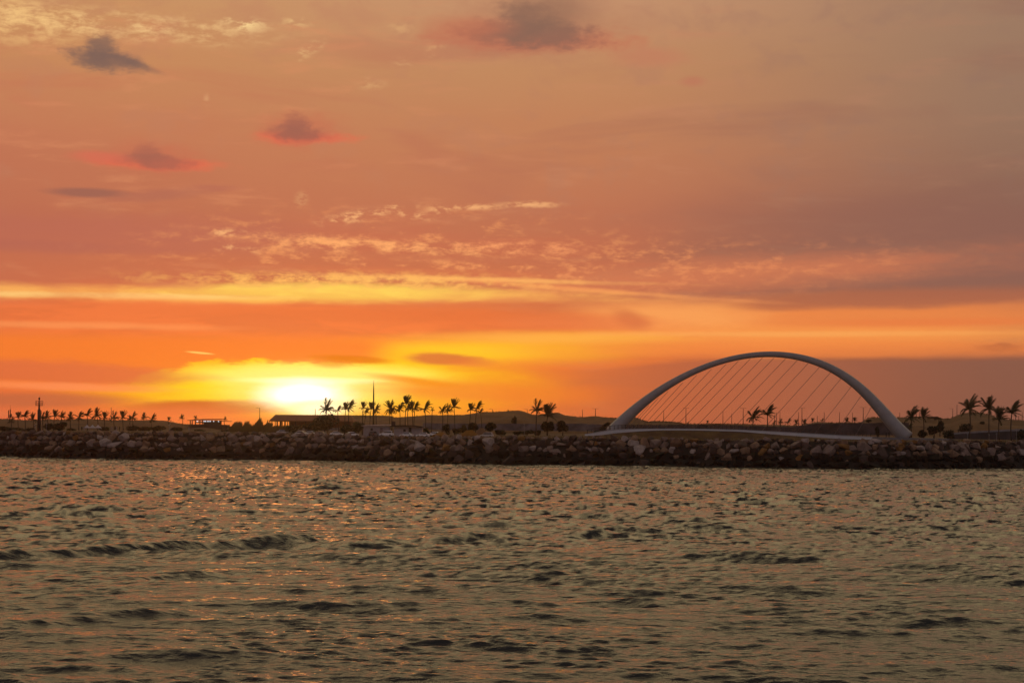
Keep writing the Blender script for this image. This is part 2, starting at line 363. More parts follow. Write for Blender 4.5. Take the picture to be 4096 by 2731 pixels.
def vnoise(x, y, seed=0):
    """cheap smooth value noise (numpy)"""
    x = np.asarray(x, float); y = np.asarray(y, float); xi = np.floor(x).astype(int); yi = np.floor(y).astype(int); fx = x - xi; fy = y - yi
    fx = fx * fx * (3 - 2 * fx); fy = fy * fy * (3 - 2 * fy)
    def h(a, b):
        n = (a * 374761393 + b * 668265263 + seed * 1442695041) & 0x7fffffff; n = ((n ^ (n >> 13)) * 1274126177) & 0x7fffffff; return ((n ^ (n >> 16)) & 0xffff) / 65535.0
    return (h(xi, yi) * (1 - fx) + h(xi + 1, yi) * fx) * (1 - fy) + (h(xi, yi + 1) * (1 - fx) + h(xi + 1, yi + 1) * fx) * fy
# bridge deck rows (front edge): px, top row, bottom row
DECK = [(2340, 1737.5, 1742), (2368, 1730.5, 1742), (2392, 1726.5, 1742), (2424, 1720.0, 1737), (2448, 1717.2, 1733), (2495, 1715.0, 1729), (2590, 1713.5, 1722), (2690, 1713.5, 1720), (2805, 1714.5, 1721), (2960, 1717.5, 1725.5), (3019, 1720.5, 1730.5), (3138, 1726.5, 1740), (3257, 1733.5, 1748), (3376, 1740.5, 1755.5), (3460, 1744.5, 1758), (3496, 1747, 1757)]
def deckY(px): return 512 - (px - 2340) * 0.0125 + 1.5 * math.sin((px - 2340) / 1156 * PI)
_dk = []
for p, a, b in DECK:
    _dk.append((tang(p, a)[0], at(p, a, deckY(p)).z, at(p, b, deckY(p)).z, deckY(p)))
def ground_z(t, Y):
    w = W(t); z = crest(t) - 0.55 + min(1.0, max(0, Y - w - SLOPE - 3) * 0.0095)
    if _dk[0][0] - .004 < t < _dk[-1][0] + 0.02:
        dy = lerp_list([(d[0], d[3]) for d in _dk], t); bz = lerp_list([(d[0], d[2]) for d in _dk], t) - 0.12
        k = smooth(dy - 5.5, dy - 0.6, Y) * (1 - smooth(dy + 4, dy + 14, Y)) * smooth(_dk[0][0], _dk[3][0], t)
        z = max(z, z + (bz - z) * k)
    ka = math.exp(-((t - tang(3640, 1742)[0]) / 0.012) ** 2) * smooth(497, 504, Y) * (1 - smooth(520, 550, Y))   # berm under the arch foot
    return z + 0.55 * ka
def ground_at(px, Y, row=1735):
    t = tang(px, row)[0]; return Vector((t * Y, Y, ground_z(t, Y)))
M_SOIL = mat('soil', (0.088, 0.043, 0.018), 0.95, 0.5, 0.25, hue=(0.09, 0.054, 0.016), bump=0.6)
def build_ground():
    ts = np.concatenate([np.linspace(-1.6, -0.34, 40)[:-1], np.linspace(-0.34, 0.34, 420), np.linspace(0.34, 1.6, 40)[1:]])
    offs = [-30, -12, -5, 0, 2.5, 5, 7.5, 10, 12, SLOPE, SLOPE + 0.6, SLOPE + 1.4, SLOPE + 2.4, 17.5, 19, 20.5, 22, 23.5, 25, 26.5, 28, 29.5, 31, 33, 35, 37, 39, 41, 44, 47, 50, 54, 58, 64, 72, 82, 95, 110, 130, 150, 180, 220, 280, 400, 700, 1500, 2600]
    P = np.zeros((len(offs), len(ts), 3))
    for j, t in enumerate(ts):
        w = W(t); cz = crest(t)
        for i, o in enumerate(offs):
            Y = w + o
            if o <= SLOPE: z = -3.2 + (o + 5) / (SLOPE + 5) * (cz + 2.4) if o > -5 else -3.2 - (-5 - o) * 0.1
            else: z = ground_z(t, Y)
            if o > SLOPE: z += 0.12 * (vnoise(t * Y * 0.25, Y * 0.2, 5) - 0.5)
            P[i, j] = (t * Y, Y, z)
    o = grid_obj('ground', P, M_SOIL); o.data.materials.append(mat('gap_shade_rubble', (0.006, 0.005, 0.0045), 0.9, 0.4, 1.0))  # near-black slope: shade in the gaps between boulders, painted as colour
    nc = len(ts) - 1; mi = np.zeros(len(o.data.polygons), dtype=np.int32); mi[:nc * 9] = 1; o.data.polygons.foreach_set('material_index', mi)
    return tag(o, kind='structure')
build_ground()
# ---------------------------------------------------------------- dunes behind
SKYL = [(-600, 1690), (0, 1677), (30, 1674), (62, 1678), (140, 1680), (250, 1678), (330, 1676), (400, 1677), (470, 1680), (520, 1682), (600, 1682), (645, 1683), (690, 1688), (722, 1694), (760, 1697), (815, 1697), (850, 1704), (920, 1712), (1250, 1712), (1300, 1690), (1340, 1668), (1400, 1662), (1560, 1662), (1580, 1669), (1610, 1668), (1640, 1665), (1700, 1662), (1800, 1660), (1850, 1661), (1890, 1657), (1920, 1650), (1940, 1648), (1990, 1647), (2030, 1644), (2060, 1642), (2090, 1644), (2110, 1651), (2130, 1659), (2150, 1661), (2180, 1656), (2220, 1654), (2250, 1661), (2285, 1664), (2330, 1669), (2400, 1668), (2470, 1671), (2518, 1672), (2535, 1669), (2552, 1673), (2570, 1681), (2590, 1687), (2612, 1683), (2640, 1684), (2690, 1686), (2715, 1690), (2732, 1694), (2960, 1695), (3060, 1699), (3200, 1702), (3235, 1694), (3265, 1688), (3350, 1690), (3438, 1689), (3458, 1679), (3475, 1669), (3520, 1667), (3600, 1669), (3700, 1671), (3745, 1670), (3770, 1675), (3800, 1673), (3820, 1664), (3850, 1653), (3880, 1649), (3910, 1650), (3935, 1655), (3962, 1656), (3980, 1667), (4000, 1677), (4096, 1681), (4700, 1684)]
M_DUNE = mat('dune_sand', (0.095, 0.037, 0.012), 0.95, 0.5, 0.09, hue=(0.098, 0.046, 0.012), bump=0.8)
DUNE_Y = 760.0
def dune_top(px):
    a, b = tang(px, lerp_list(SKYL, px)); return a, CH + b * DUNE_Y
_dt = [dune_top(p) for p in np.linspace(-600, 4700, 700)]
def build_dunes():
    ts = np.linspace(_dt[0][0], _dt[-1][0], 900); dys = np.linspace(-150, 260, 70); P = np.zeros((70, 900, 3))
    for j, t in enumerate(ts):
        top = lerp_list(_dt, t)
        for i, d in enumerate(dys):
            Y = DUNE_Y + d; base = ground_z(t, Y) - 0.5; hgt = max(0.0, top - base)
            if d <= 0:
                u = (d + 150) / 150; k = 0.62 * smooth(0.25, 0.62, u) + 0.38 * smooth(0.6, 1.0, u)
            else: k = 1 - smooth(30, 260, d)
            z = base + hgt * k
            n = vnoise(t * 700 * 0.12, Y * 0.06, 2) - 0.5 + 0.5 * (vnoise(t * 700 * 0.4, Y * 0.2, 4) - 0.5)
            z += n * min(1.4, hgt * 0.3) * (1 if d < -6 else 0.25 * max(0, 1 - d / 60))
            if d > 5: z -= 0.02 * d
            if k < 0.01: z -= 1.5
            P[i, j] = (t * Y, Y, z)
    o = grid_obj('dunes', P, M_DUNE); return tag(o, kind='structure')
build_dunes()
# ---------------------------------------------------------------- water
def build_water():
    rows = np.concatenate([np.arange(3100, 2860, -3.0), np.arange(2860, 2300, -1.7), np.arange(2300, 2000, -1.35), np.arange(2000, 1842, -1.0), np.arange(1842, 1815, -3.0)])
    Ys = CH * F / (rows - HZ); ts = np.linspace(-0.335, 0.335, 1650)
    X = (ts[None, :] * (Ys[:, None] + 75)); Yg = np.repeat(Ys[:, None], len(ts), 1)
    H = np.zeros_like(X); DX = np.zeros_like(X); DY = np.zeros_like(X); HX = np.zeros_like(X); HY = np.zeros_like(X)
    r = np.random.default_rng(21)
    def gust(x, y, s, seed): return vnoise(x / s, y / (s * 1.2), seed)
    g1 = gust(X, Yg, 17, 1); g2 = gust(X, Yg, 6.0, 2); calm = (0.5 + 0.5 * g1 + 0.4 * g2) * (0.92 + 0.12 * np.clip((Yg - 95) / 90, 0, 1))
    fine = np.clip(0.55 + 0.9 * gust(X, Yg, 9.0, 9), 0.6, 1.5) * (0.62 + 0.46 * np.clip((Yg - 95) / 90, 0, 1))
    px = Yg / F * 4
    nW = 140
    for i in range(nW):
        lam = 0.36 * (12.0 / 0.36) ** ((i + r.random()) / nW); k = 2 * PI / lam
        spread = 0.2 if lam > 4 else (0.2 if lam > 1.3 else 0.25)
        th = r.normal((0.30, -0.06, 0.14)[i % 3], spread); kx = k * math.sin(th); ky = k * math.cos(th)
        st = WAVE_K * (0.024 if lam > 4.0 else 0.024 if lam > 1.3 else 0.062); a = st / k * (0.6 + 0.8 * r.random())
        ph = kx * X + ky * Yg + r.random() * 2 * PI
        m = calm if lam > 1.5 else fine
        att = np.clip(lam / (1.1 * np.maximum(px, 0.01)) - 0.4, 0, 1)   # drop what this grid cannot carry
        A = a * m * att
        cph = np.cos(ph); sph = np.sin(ph)
        HX -= A * kx * sph; HY -= A * ky * sph
        H += A * cph; DX -= A * (kx / k) * sph * 0.85; DY -= A * (ky / k) * sph * 0.85
    # the long dark swell crossing the middle, and a few lesser ones
    def swell(p0, p1, hgt, wid, seed, wob=2.0):
        nonlocal H, HX, HY
        a0, b0 = tang(*p0); a1, b1 = tang(*p1); y0 = CH / -b0; y1 = CH / -b1
        A = np.array((a0 * y0, y0)); B = np.array((a1 * y1, y1)); d = B - A; L = np.linalg.norm(d); d /= L; nrm = np.array((-d[1], d[0]))
        u = (X - A[0]) * d[0] + (Yg - A[1]) * d[1]; v = (X - A[0]) * nrm[0] + (Yg - A[1]) * nrm[1]
        sgn = 1 if nrm[1] > 0 else -1; v = v * sgn
        v = v + wob * (vnoise(u / 9.0, u * 0, seed) - 0.5) * 2 + 0.5 * (vnoise(u / 2.2, u * 0, seed + 1) - 0.5)
        env = np.clip(u / (0.15 * L) + 0.3, 0, 1) * np.clip((L - u) / (0.2 * L), 0, 1) * (0.8 + 0.4 * vnoise(u / 7.0, u * 0, seed + 2))
        e = hgt * env * np.where(v < 0, np.exp(-(v / wid) ** 2), np.exp(-(v / (wid * 2.6)) ** 2)); H += e
        dv = e * np.where(v < 0, -2 * v / wid ** 2, -2 * v / (wid * 2.6) ** 2) * sgn; HX += dv * nrm[0]; HY += dv * nrm[1]
    swell((-150, 2240), (1560, 2160), 0.72, 0.85, 31, 0.7); swell((1250, 2195), (2700, 2125), 0.42, 0.95, 41); swell((2500, 2115), (4300, 2120), 0.3, 1.0, 51)
    swell((-200, 2330), (1100, 2300), 0.32, 0.8, 61); swell((-100, 2500), (900, 2440), 0.28, 0.7, 71, 1.0); swell((1500, 2420), (2900, 2400), 0.14, 0.9, 81, 1.0)
    swell((300, 2640), (1500, 2590), 0.18, 0.6, 95, 1.0);
    P = np.stack([X + DX, Yg + DY, H], 2)
    o = grid_obj('water', P, M_WATER)
    L = np.sqrt(X ** 2 + Yg ** 2 + CH ** 2); dot = HX * X + HY * Yg + CH
    HY = np.where(dot < 0.015 * L, HY + (0.015 * L - dot) / Yg, HY)      # a slope facing away is hidden by its own crest
    N = np.stack([-HX, -HY, np.ones_like(HX)], 2).reshape(-1, 3); N /= np.linalg.norm(N, axis=1)[:, None]
    o.data.normals_split_custom_set_from_vertices(N.astype(np.float32))
    return o
def water_mat():
    m = bpy.data.materials.new('sea_water'); m.use_nodes = True; t = m.node_tree; g = G(t); b = t.nodes['Principled BSDF']
    b.inputs['Base Color'].default_value = (0.016, 0.017, 0.013, 1); b.inputs['Roughness'].default_value = 0.06
    b.inputs['IOR'].default_value = 1.45; b.inputs['Specular IOR Level'].default_value = 0.5
    pos = g.new('ShaderNodeNewGeometry').outputs['Position']
    mp = g.new('ShaderNodeMapping'); g.put(mp.inputs[0], pos); mp.inputs['Scale'].default_value = (0.7, 1.5, 1.0); mp.inputs['Rotation'].default_value = (0, 0, 0.2)
    n1 = g.noise(mp.outputs[0], 3.2, 4, 0.6, 0.2); n2 = g.noise(mp.outputs[0], 0.9, 3, 0.55, 0.2)
    h = g.m('ADD', g.m('MULTIPLY', n1, 0.15), g.m('MULTIPLY', n2, 0.22))
    bn = g.new('ShaderNodeBump'); bn.inputs['Strength'].default_value = 1.0; bn.inputs['Distance'].default_value = BUMP_K
    g.put(bn.inputs['Height'], h); g.l.new(bn.outputs[0], b.inputs['Normal'])
    return m
WAVE_K = 1.1; BUMP_K = 0.50
M_WATER = water_mat()
wo = tag(build_water(), kind='structure')
def build_far_water():
    """calm sheet joining the wave field on all sides, a little lower"""
    Z = -0.7; mb = MB()
    a = [(-5200, -3000), (5200, -3000), (5200, 560), (-5200, 560)]
    mb.quad(*[(x, y, Z) for x, y in a])
    return tag(mb.build('water_sheet', M_WATER), kind='structure')
build_far_water()
# ---------------------------------------------------------------- breakwater boulders
ROCKC = {'mauve grey': (0.20, 0.142, 0.114), 'pale grey': (0.32, 0.255, 0.22), 'tan': (0.215, 0.132, 0.08), 'ochre': (0.17, 0.078, 0.018), 'dark brown': (0.06, 0.040, 0.032), 'shade-black wet': (0.006, 0.005, 0.0045)}  # the wet black is algae plus painted shade low on the bank
def rock_mat(k):
    m = bpy.data.materials.new('rock_' + k.replace(' ', '_')); m.use_nodes = True; t = m.node_tree; g = G(t); b = t.nodes['Principled BSDF']
    b.inputs['Roughness'].default_value = 0.6 if 'wet' in k else 0.9; b.inputs['Specular IOR Level'].default_value = 0.3 if 'wet' not in k else 0.06
    pos = g.new('ShaderNodeNewGeometry').outputs['Position']
    n = g.noise(pos, 0.9, 6, 0.65); n2 = g.noise(pos, 4.0, 4, 0.6)
    c = ROCKC[k]; f = g.m('ADD', g.m('MULTIPLY', n, 0.7), g.m('MULTIPLY', n2, 0.3))
    g.put(b.inputs['Base Color'], g.ramp(f, [(0.32, tuple(v * 0.5 for v in c)), (0.5, c), (0.7, tuple(v * 1.35 for v in c))]))
    bn = g.new('ShaderNodeBump'); bn.inputs['Strength'].default_value = 0.7; bn.inputs['Distance'].default_value = 0.25
    g.put(bn.inputs['Height'], n2); g.l.new(bn.outputs[0], b.inputs['Normal']); return m
ROCKM = {k: rock_mat(k) for k in ROCKC}
SHAPES = {'angular': (1.0, 0.9, 0.8, 0.95), 'slab': (1.45, 1.0, 0.5, 0.9), 'blocky': (1.05, 0.95, 0.85, 0.6), 'rounded': (1.05, 0.95, 0.82, 1.25), 'wedge': (1.2, 0.8, 0.95, 0.85)}
def rock_mesh(shape, seed):
    r = random.Random(seed); sx, sy, sz, pw = SHAPES[shape]; bm = bmesh.new()
    for i in range(30 if shape == 'rounded' else 13):
        v = Vector((r.gauss(0, 1), r.gauss(0, 1), r.gauss(0, 1))).normalized()
        if shape == 'blocky': v = Vector([math.copysign(abs(c) ** 0.35, c) for c in v]) * 0.82
        elif shape == 'wedge' and v.z > 0.2: v = Vector((v.x * 0.45 + 0.25, v.y * 0.6, v.z))
        elif shape == 'slab': v = Vector((v.x, v.y, math.copysign(abs(v.z) ** 0.5, v.z)))
        k = r.uniform(0.86, 1.08); bm.verts.new((v.x * sx * k, v.y * sy * k, v.z * sz * k))
    h = bmesh.ops.convex_hull(bm, input=bm.verts)
    bmesh.ops.delete(bm, geom=[e for e in set(h['geom_interior'] + h['geom_unused']) if isinstance(e, bmesh.types.BMVert)], context='VERTS')
    bmesh.ops.bevel(bm, geom=list(bm.edges), offset=0.035, segments=1, affect='EDGES', clamp_overlap=True)
    me = bpy.data.meshes.new('boulder'); bm.to_mesh(me); bm.free(); return me
ROCKS = {s: [rock_mesh(s, hash_ * 13 + 5) for hash_ in range(i * 10, i * 10 + 4)] for i, s in enumerate(SHAPES)}
_rm = {}
def rock_me(shape, i, k):
    q = (shape, i, k)
    if q not in _rm: me = ROCKS[shape][i].copy(); me.materials.append(ROCKM[k]); _rm[q] = me
    return _rm[q]
LANDM = [(40, 'the antenna mast'), (158, 'the navigation beacon'), (265, 'the large left scrub'), (370, 'the three white tents'), (470, 'the standing people'), (575, 'the middle hedge clump'),
         (678, 'the small solar lamp'), (760, 'the building porch'), (860, 'the lit building'), (960, 'the reed bed'), (1039, 'the pole in the reeds'), (1100, 'the pavilion gable'), (1130, 'the pale hatchback'),
         (1190, 'the pavilion columns'), (1245, 'the silver cars'), (1310, 'the mounded bush'), (1392, 'the twin palms'), (1495, 'the tall spire'), (1545, 'the white cabin'),
         (1625, 'the dark roofed hut'), (1690, 'the car by the hut'), (1760, 'the small ochre tent'), (1815, 'the three leaning palms'), (1875, 'the big ochre tent'), (1945, 'the last silver car'), (2030, 'the dune top'),
         (2097, 'the pale lamp post'), (2190, 'the low wide palm'), (2250, 'the lone round tree'), (2345, 'the deck\'s left tip'), (2430, 'the arch\'s left foot'), (2540, 'the deck\'s left third'),
         (2655, 'the first plain pole'), (2744, 'the left T pole'), (2850, 'the left cables'), (2927, 'the middle deck'), (3014, 'the left arch palm'), (3072, 'the right arch palm'),
         (3150, 'the small far palms'), (3208, 'the right T pole'), (3300, 'the right cables'), (3400, 'the deck\'s low end'), (3490, 'the deck\'s right tip'), (3550, 'the couple'),
         (3640, 'the arch\'s right foot'), (3730, 'the round tree'), (3800, 'the low dark shrub'), (3879, 'the tallest right palm'), (3956, 'the second right palm'), (4000, 'the low forked palm'), (4060, 'the rightmost palm')]
def landmark(px): return min(LANDM, key=lambda a: abs(a[0] - px))[1]
def build_rocks():
    r = random.Random(17); items = []
    for k in range(6):
        f = k / 5.0; x = -215.0 + r.random() * 2
        while x < 200.0:
            t = x / 500.0
            for _ in range(4): t = x / (W(t) + f * SLOPE)
            w = W(t); s = r.choice((0.75, 1.0, 1.2, 1.4, 1.65, 2.05)) * r.uniform(0.9, 1.12)
            if k >= 5: s *= 0.74
            if k == 0: s *= 1.12
            z = -0.9 + f * (crest(t) + 0.45) + r.uniform(-0.25, 0.25); Y = w + f * SLOPE + r.uniform(-0.7, 0.5) - 0.3
            shape = r.choices(list(SHAPES), (4, 3, 3, 2, 2))[0]
            if k == 5: z -= s * 0.3 + r.choice((0, 0, .3))
            if z < 2.9 + r.uniform(-1.1, 1.2): kc = 'shade-black wet' if r.random() < 0.93 else 'dark brown'
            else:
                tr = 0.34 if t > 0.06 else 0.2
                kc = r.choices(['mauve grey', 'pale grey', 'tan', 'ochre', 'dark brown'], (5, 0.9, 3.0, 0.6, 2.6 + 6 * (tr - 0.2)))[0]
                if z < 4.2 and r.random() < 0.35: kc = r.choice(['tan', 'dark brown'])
            items.append(dict(x=x, Y=Y, z=z, s=s, shape=shape, kc=kc, i=r.randrange(4), rot=(r.uniform(-.45, .45), r.uniform(-.6, .6), r.uniform(0, 6.28)), k=k, t=t))
            x += s * r.uniform(1.2, 1.55) * (1.1 if shape == 'slab' else 1.0)
    for it in items:
        a = it['x'] / it['Y']; b = (it['z'] - CH) / it['Y']; it['px'] = 2048 + a * F; it['py'] = HZ - b * F + a * F * ROLL
        vis = 0.35 if it['k'] in (0,) else 1.0
        it['size'] = it['s'] / it['Y'] * vis * (0 if not 10 < it['px'] < 4086 else 1)
    order = sorted(items, key=lambda d: -d['size']); solo = order[:292]; rest = order[292:]
    # things, each with a label that points to it
    COURSE = ['at the waterline', 'on the lower slope', 'in the lower middle', 'in the upper middle', 'just below the crest', 'on the crest']
    def sz(d): return 'huge' if d['s'] > 2.0 else 'large' if d['s'] > 1.7 else 'midsize' if d['s'] > 1.45 else 'smaller'
    used = {}
    for d in sorted(solo, key=lambda d: (d['px'], d['k'])):
        near = sorted(LANDM, key=lambda a: abs(a[0] - d['px']))
        noun = d['shape'] + (' boulder' if d['shape'] not in ('slab', 'wedge') else ' rock'); cands = []
        tilt = 'left tilted' if d['rot'][1] < -0.2 else 'right tilted' if d['rot'][1] > 0.2 else 'level'
        for q, lm in near[:2]:
            side = d['px'] - q; pos = 'left of' if side < -14 else 'right of' if side > 14 else 'under'
            tail = f"{COURSE[d['k']]}, {pos} {lm}"
            for head in (f"{d['kc']} {noun}", f"{sz(d)} {d['kc']} {noun}", f"{tilt} {d['kc']} {noun}", f"{sz(d)} {tilt} {d['kc']} {noun}"): cands.append(f"{head} {tail}")
        (q0, l0), (q1, l1) = sorted(near[:2]); cands.append(f"{d['kc']} {noun} {COURSE[d['k']]}, between {l0} and {l1}"); cands.append(f"{sz(d)} {tilt} {noun} between {l0} and {l1}")
        ok = [c for c in cands if len(c.split()) <= 16 and c not in used]
        d['label'] = ok[0] if ok else f"{sz(d)} {d['kc']} {noun} close to its like, {near[0][1]}"; used[d['label']] = 1
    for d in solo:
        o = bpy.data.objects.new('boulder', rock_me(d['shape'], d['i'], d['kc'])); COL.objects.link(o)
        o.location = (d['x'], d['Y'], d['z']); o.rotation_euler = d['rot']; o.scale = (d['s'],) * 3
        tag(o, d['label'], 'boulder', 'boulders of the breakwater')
    V, Fc, MI = [], [], []; keys = list(ROCKM)
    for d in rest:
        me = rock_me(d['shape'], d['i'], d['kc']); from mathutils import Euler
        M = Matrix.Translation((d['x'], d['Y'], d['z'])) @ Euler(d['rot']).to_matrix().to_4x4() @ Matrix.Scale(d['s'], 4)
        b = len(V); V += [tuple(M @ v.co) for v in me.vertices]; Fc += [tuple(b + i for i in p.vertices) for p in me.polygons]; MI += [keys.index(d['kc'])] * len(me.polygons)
    me = bpy.data.meshes.new('boulders'); me.from_pydata(V, [], Fc)
    for k in keys: me.materials.append(ROCKM[k])
    me.polygons.foreach_set('material_index', MI); me.update()
    o = bpy.data.objects.new('boulders', me); COL.objects.link(o); tag(o, 'smaller boulders filling the breakwater slope between the larger ones', 'boulders', None, 'stuff')
build_rocks()
# ---------------------------------------------------------------- the arch footbridge
M_WHITE = mat('bridge_paint', (0.27, 0.262, 0.255), 0.45, 0.12, 0.5, spec=0.5)
M_FASCIA = mat('deck_fascia', (0.43, 0.425, 0.42), 0.5, 0.1, 0.6)
M_DARK = mat('dark_metal', (0.03, 0.026, 0.023), 0.6, 0.3, 2.0)
M_CABLE = mat('cable_steel', (0.16, 0.13, 0.11), 0.5, 0.3, 2.0)
def zc(X, Y): return 2300 + X / 1.622, 1350 + Y / 1.622
OUT = [(205, 600), (255, 548), (320, 488), (420, 402), (520, 332), (640, 262), (760, 203), (880, 154), (1000, 118), (1120, 99), (1250, 92), (1390, 97), (1500, 115), (1600, 146), (1700, 190), (1800, 250), (1900, 330), (2000, 424), (2080, 512), (2150, 588), (2206, 640)]
INN = [(300, 606), (342, 560), (392, 510), (472, 436), (562, 368), (672, 298), (786, 240), (898, 192), (1012, 156), (1126, 138), (1248, 131), (1382, 137), (1484, 155), (1574, 186), (1662, 228), (1752, 290), (1844, 372), (1936, 468), (2002, 556), (2058, 620), (2104, 668)]
def archY(px): return 519 - (px - 2440) / 1200 * 11
def build_bridge():
    c0 = at(2930, 1735, 512); root = empty('arch_bridge', (c0.x, c0.y, 8.0), 'white tubular arch footbridge with slanting cables over a thin curved deck', 'bridge'); O = Vector((c0.x, c0.y, 8.0))
    loc = lambda v: v - O
    cen, rad = [], []
    # smooth the traced centre line with a low order fit in (px) arc parameter
    us = np.linspace(0, 1, len(OUT)); mids = []
    for (a, b), (c, d) in zip(OUT, INN):
        p = zc((a + c) / 2, (b + d) / 2); q0 = zc(a, b); q1 = zc(c, d); mids.append((p[0], p[1], math.hypot(q0[0] - q1[0], q0[1] - q1[1]) / 2))
    mids = np.array(mids); s = np.concatenate([[0], np.cumsum(np.hypot(np.diff(mids[:, 0]), np.diff(mids[:, 1])))]); s /= s[-1]
    fx = np.polynomial.chebyshev.Chebyshev.fit(s, mids[:, 0], 7); fy = np.polynomial.chebyshev.Chebyshev.fit(s, mids[:, 1], 7); fr = np.polynomial.chebyshev.Chebyshev.fit(s, mids[:, 2], 4)
    pts = []
    for u in np.linspace(-0.012, 1.0, 90):
        px, py, r = float(fx(u)), float(fy(u)), float(fr(u)); Y = archY(px); pts.append((px, py)); cen.append(loc(at(px, py, Y))); rad.append(max(0.6, r * 0.95 * mpp(Y)))
    mb = MB(); mb.tube(cen, rad, 24, True, 0.9); mb.build('arch', M_WHITE, root)
    # deck: a thin curved slab with a deep pale fascia
    P = []
    for px in np.linspace(DECK[0][0], DECK[-1][0], 110):
        y = deckY(px); tp = at(px, lerp_list([(d[0], d[1]) for d in DECK], px), y); bt = at(px, lerp_list([(d[0], d[2]) for d in DECK], px), y); P.append((tp, bt))
    n = len(P); zt = np.array([p[0].z for p in P]); zb = np.array([p[1].z for p in P]); ker = np.ones(7) / 7
    zt2 = np.convolve(np.pad(zt, 3, 'edge'), ker, 'valid'); zb2 = np.convolve(np.pad(zb, 3, 'edge'), ker, 'valid')
    fas = MB(); dk = MB()
    for i, (tp, bt) in enumerate(P):
        for q in ((tp.x, tp.y + .35, zt2[i]), (tp.x, tp.y - .15, zb2[i]), (tp.x, tp.y + 0.6, zt2[i]), (tp.x, tp.y + 0.3, zb2[i])): fas.v.append(tuple(loc(Vector(q))))
        for q in ((tp.x, tp.y + 0.2, zt2[i] - 0.08), (tp.x, tp.y + 4.6, zt2[i] - 0.08), (tp.x, tp.y + 4.6, zt2[i] - 0.4), (tp.x, tp.y + 0.4, zt2[i] - 0.4)): dk.v.append(tuple(loc(Vector(q))))
    for m_ in (fas, dk):
        for i in range(n - 1):
            a = i * 4; b = a + 4
            for q in ((a, b, b + 1, a + 1), (a + 2, a, b, b + 2)[::-1], (a + 3, b + 3, b + 2, a + 2), (a + 1, b + 1, b + 3, a + 3)) if m_ is fas else ((a, b, b + 1, a + 1)[::-1], (a + 1, b + 1, b + 2, a + 2)[::-1], (a + 2, b + 2, b + 3, a + 3)[::-1], (a + 3, b + 3, b, a)[::-1]): m_.face(q)
        m_.face((0, 1, 3, 2) if m_ is fas else (0, 1, 2, 3)); e = (n - 1) * 4; m_.face((e, e + 2, e + 3, e + 1) if m_ is fas else (e + 3, e + 2, e + 1, e))
    fas.build('fascia', M_FASCIA, root); dk.build('deck', mat('deck_slab', (0.2, 0.19, 0.18), 0.8, 0.2, 0.8), root)
    xs = np.array([p[0].x for p in P])
    def deck_top(x): return float(np.interp(x, xs, zt2)), float(np.interp(x, xs, [p[0].y for p in P]))
    # cables
    TOPS = [(1940, 424), (1868, 364), (1800, 312), (1730, 265), (1660, 228), (1585, 197), (1512, 172), (1440, 154), (1365, 142), (1292, 135), (1217, 135), (1138, 141), (1060, 156), (980, 177), (885, 209), (790, 247), (700, 296), (605, 352), (540, 396), (480, 442)]
    for i, (a, b) in enumerate(TOPS):
        px, py = zc(a, b - 4); top = at(px, py, archY(px))
        run = (600 - b) * (0.97 if i < 12 else 0.97 - 0.012 * (i - 11)); bx, by = zc(a - run, 600); q = at(bx, by, 514); zz, yy = deck_top(q.x)
        bot = Vector((q.x, yy + 4.2, zz - 0.1)); mb = MB(); mb.tube([loc(top), loc(bot)], 0.065, 6); mb.build('cable', M_CABLE, root)
        # socket
    # railing posts, leaning outward, and the handrail
    hr = []
    k = 0; x = P[1][0].x
    while x < P[-2][0].x and k < 78:
        zz, yy = deck_top(x); b0 = Vector((x, yy + 0.75, zz - 0.06)); t0 = b0 + Vector((-0.06, -0.12, 1.32))
        mb = MB(); mb.box(loc((b0 + t0) / 2), (0.15, 0.20, 1.34), rx=0.09); mb.build('railing_post', M_DARK, root); hr.append(t0 + Vector((0, 0.02, -0.06))); x += 1.14; k += 1
    mb = MB(); mb.tube([loc(p) for p in hr], 0.035, 6); mb.build('handrail', M_DARK, root)
    b2 = []
    for p in hr: b2.append(p + Vector((0, 3.9, -0.1)))
    mb = MB(); mb.tube([loc(p) for p in b2], 0.035, 6); mb.build('handrail', M_DARK, root)
build_bridge()
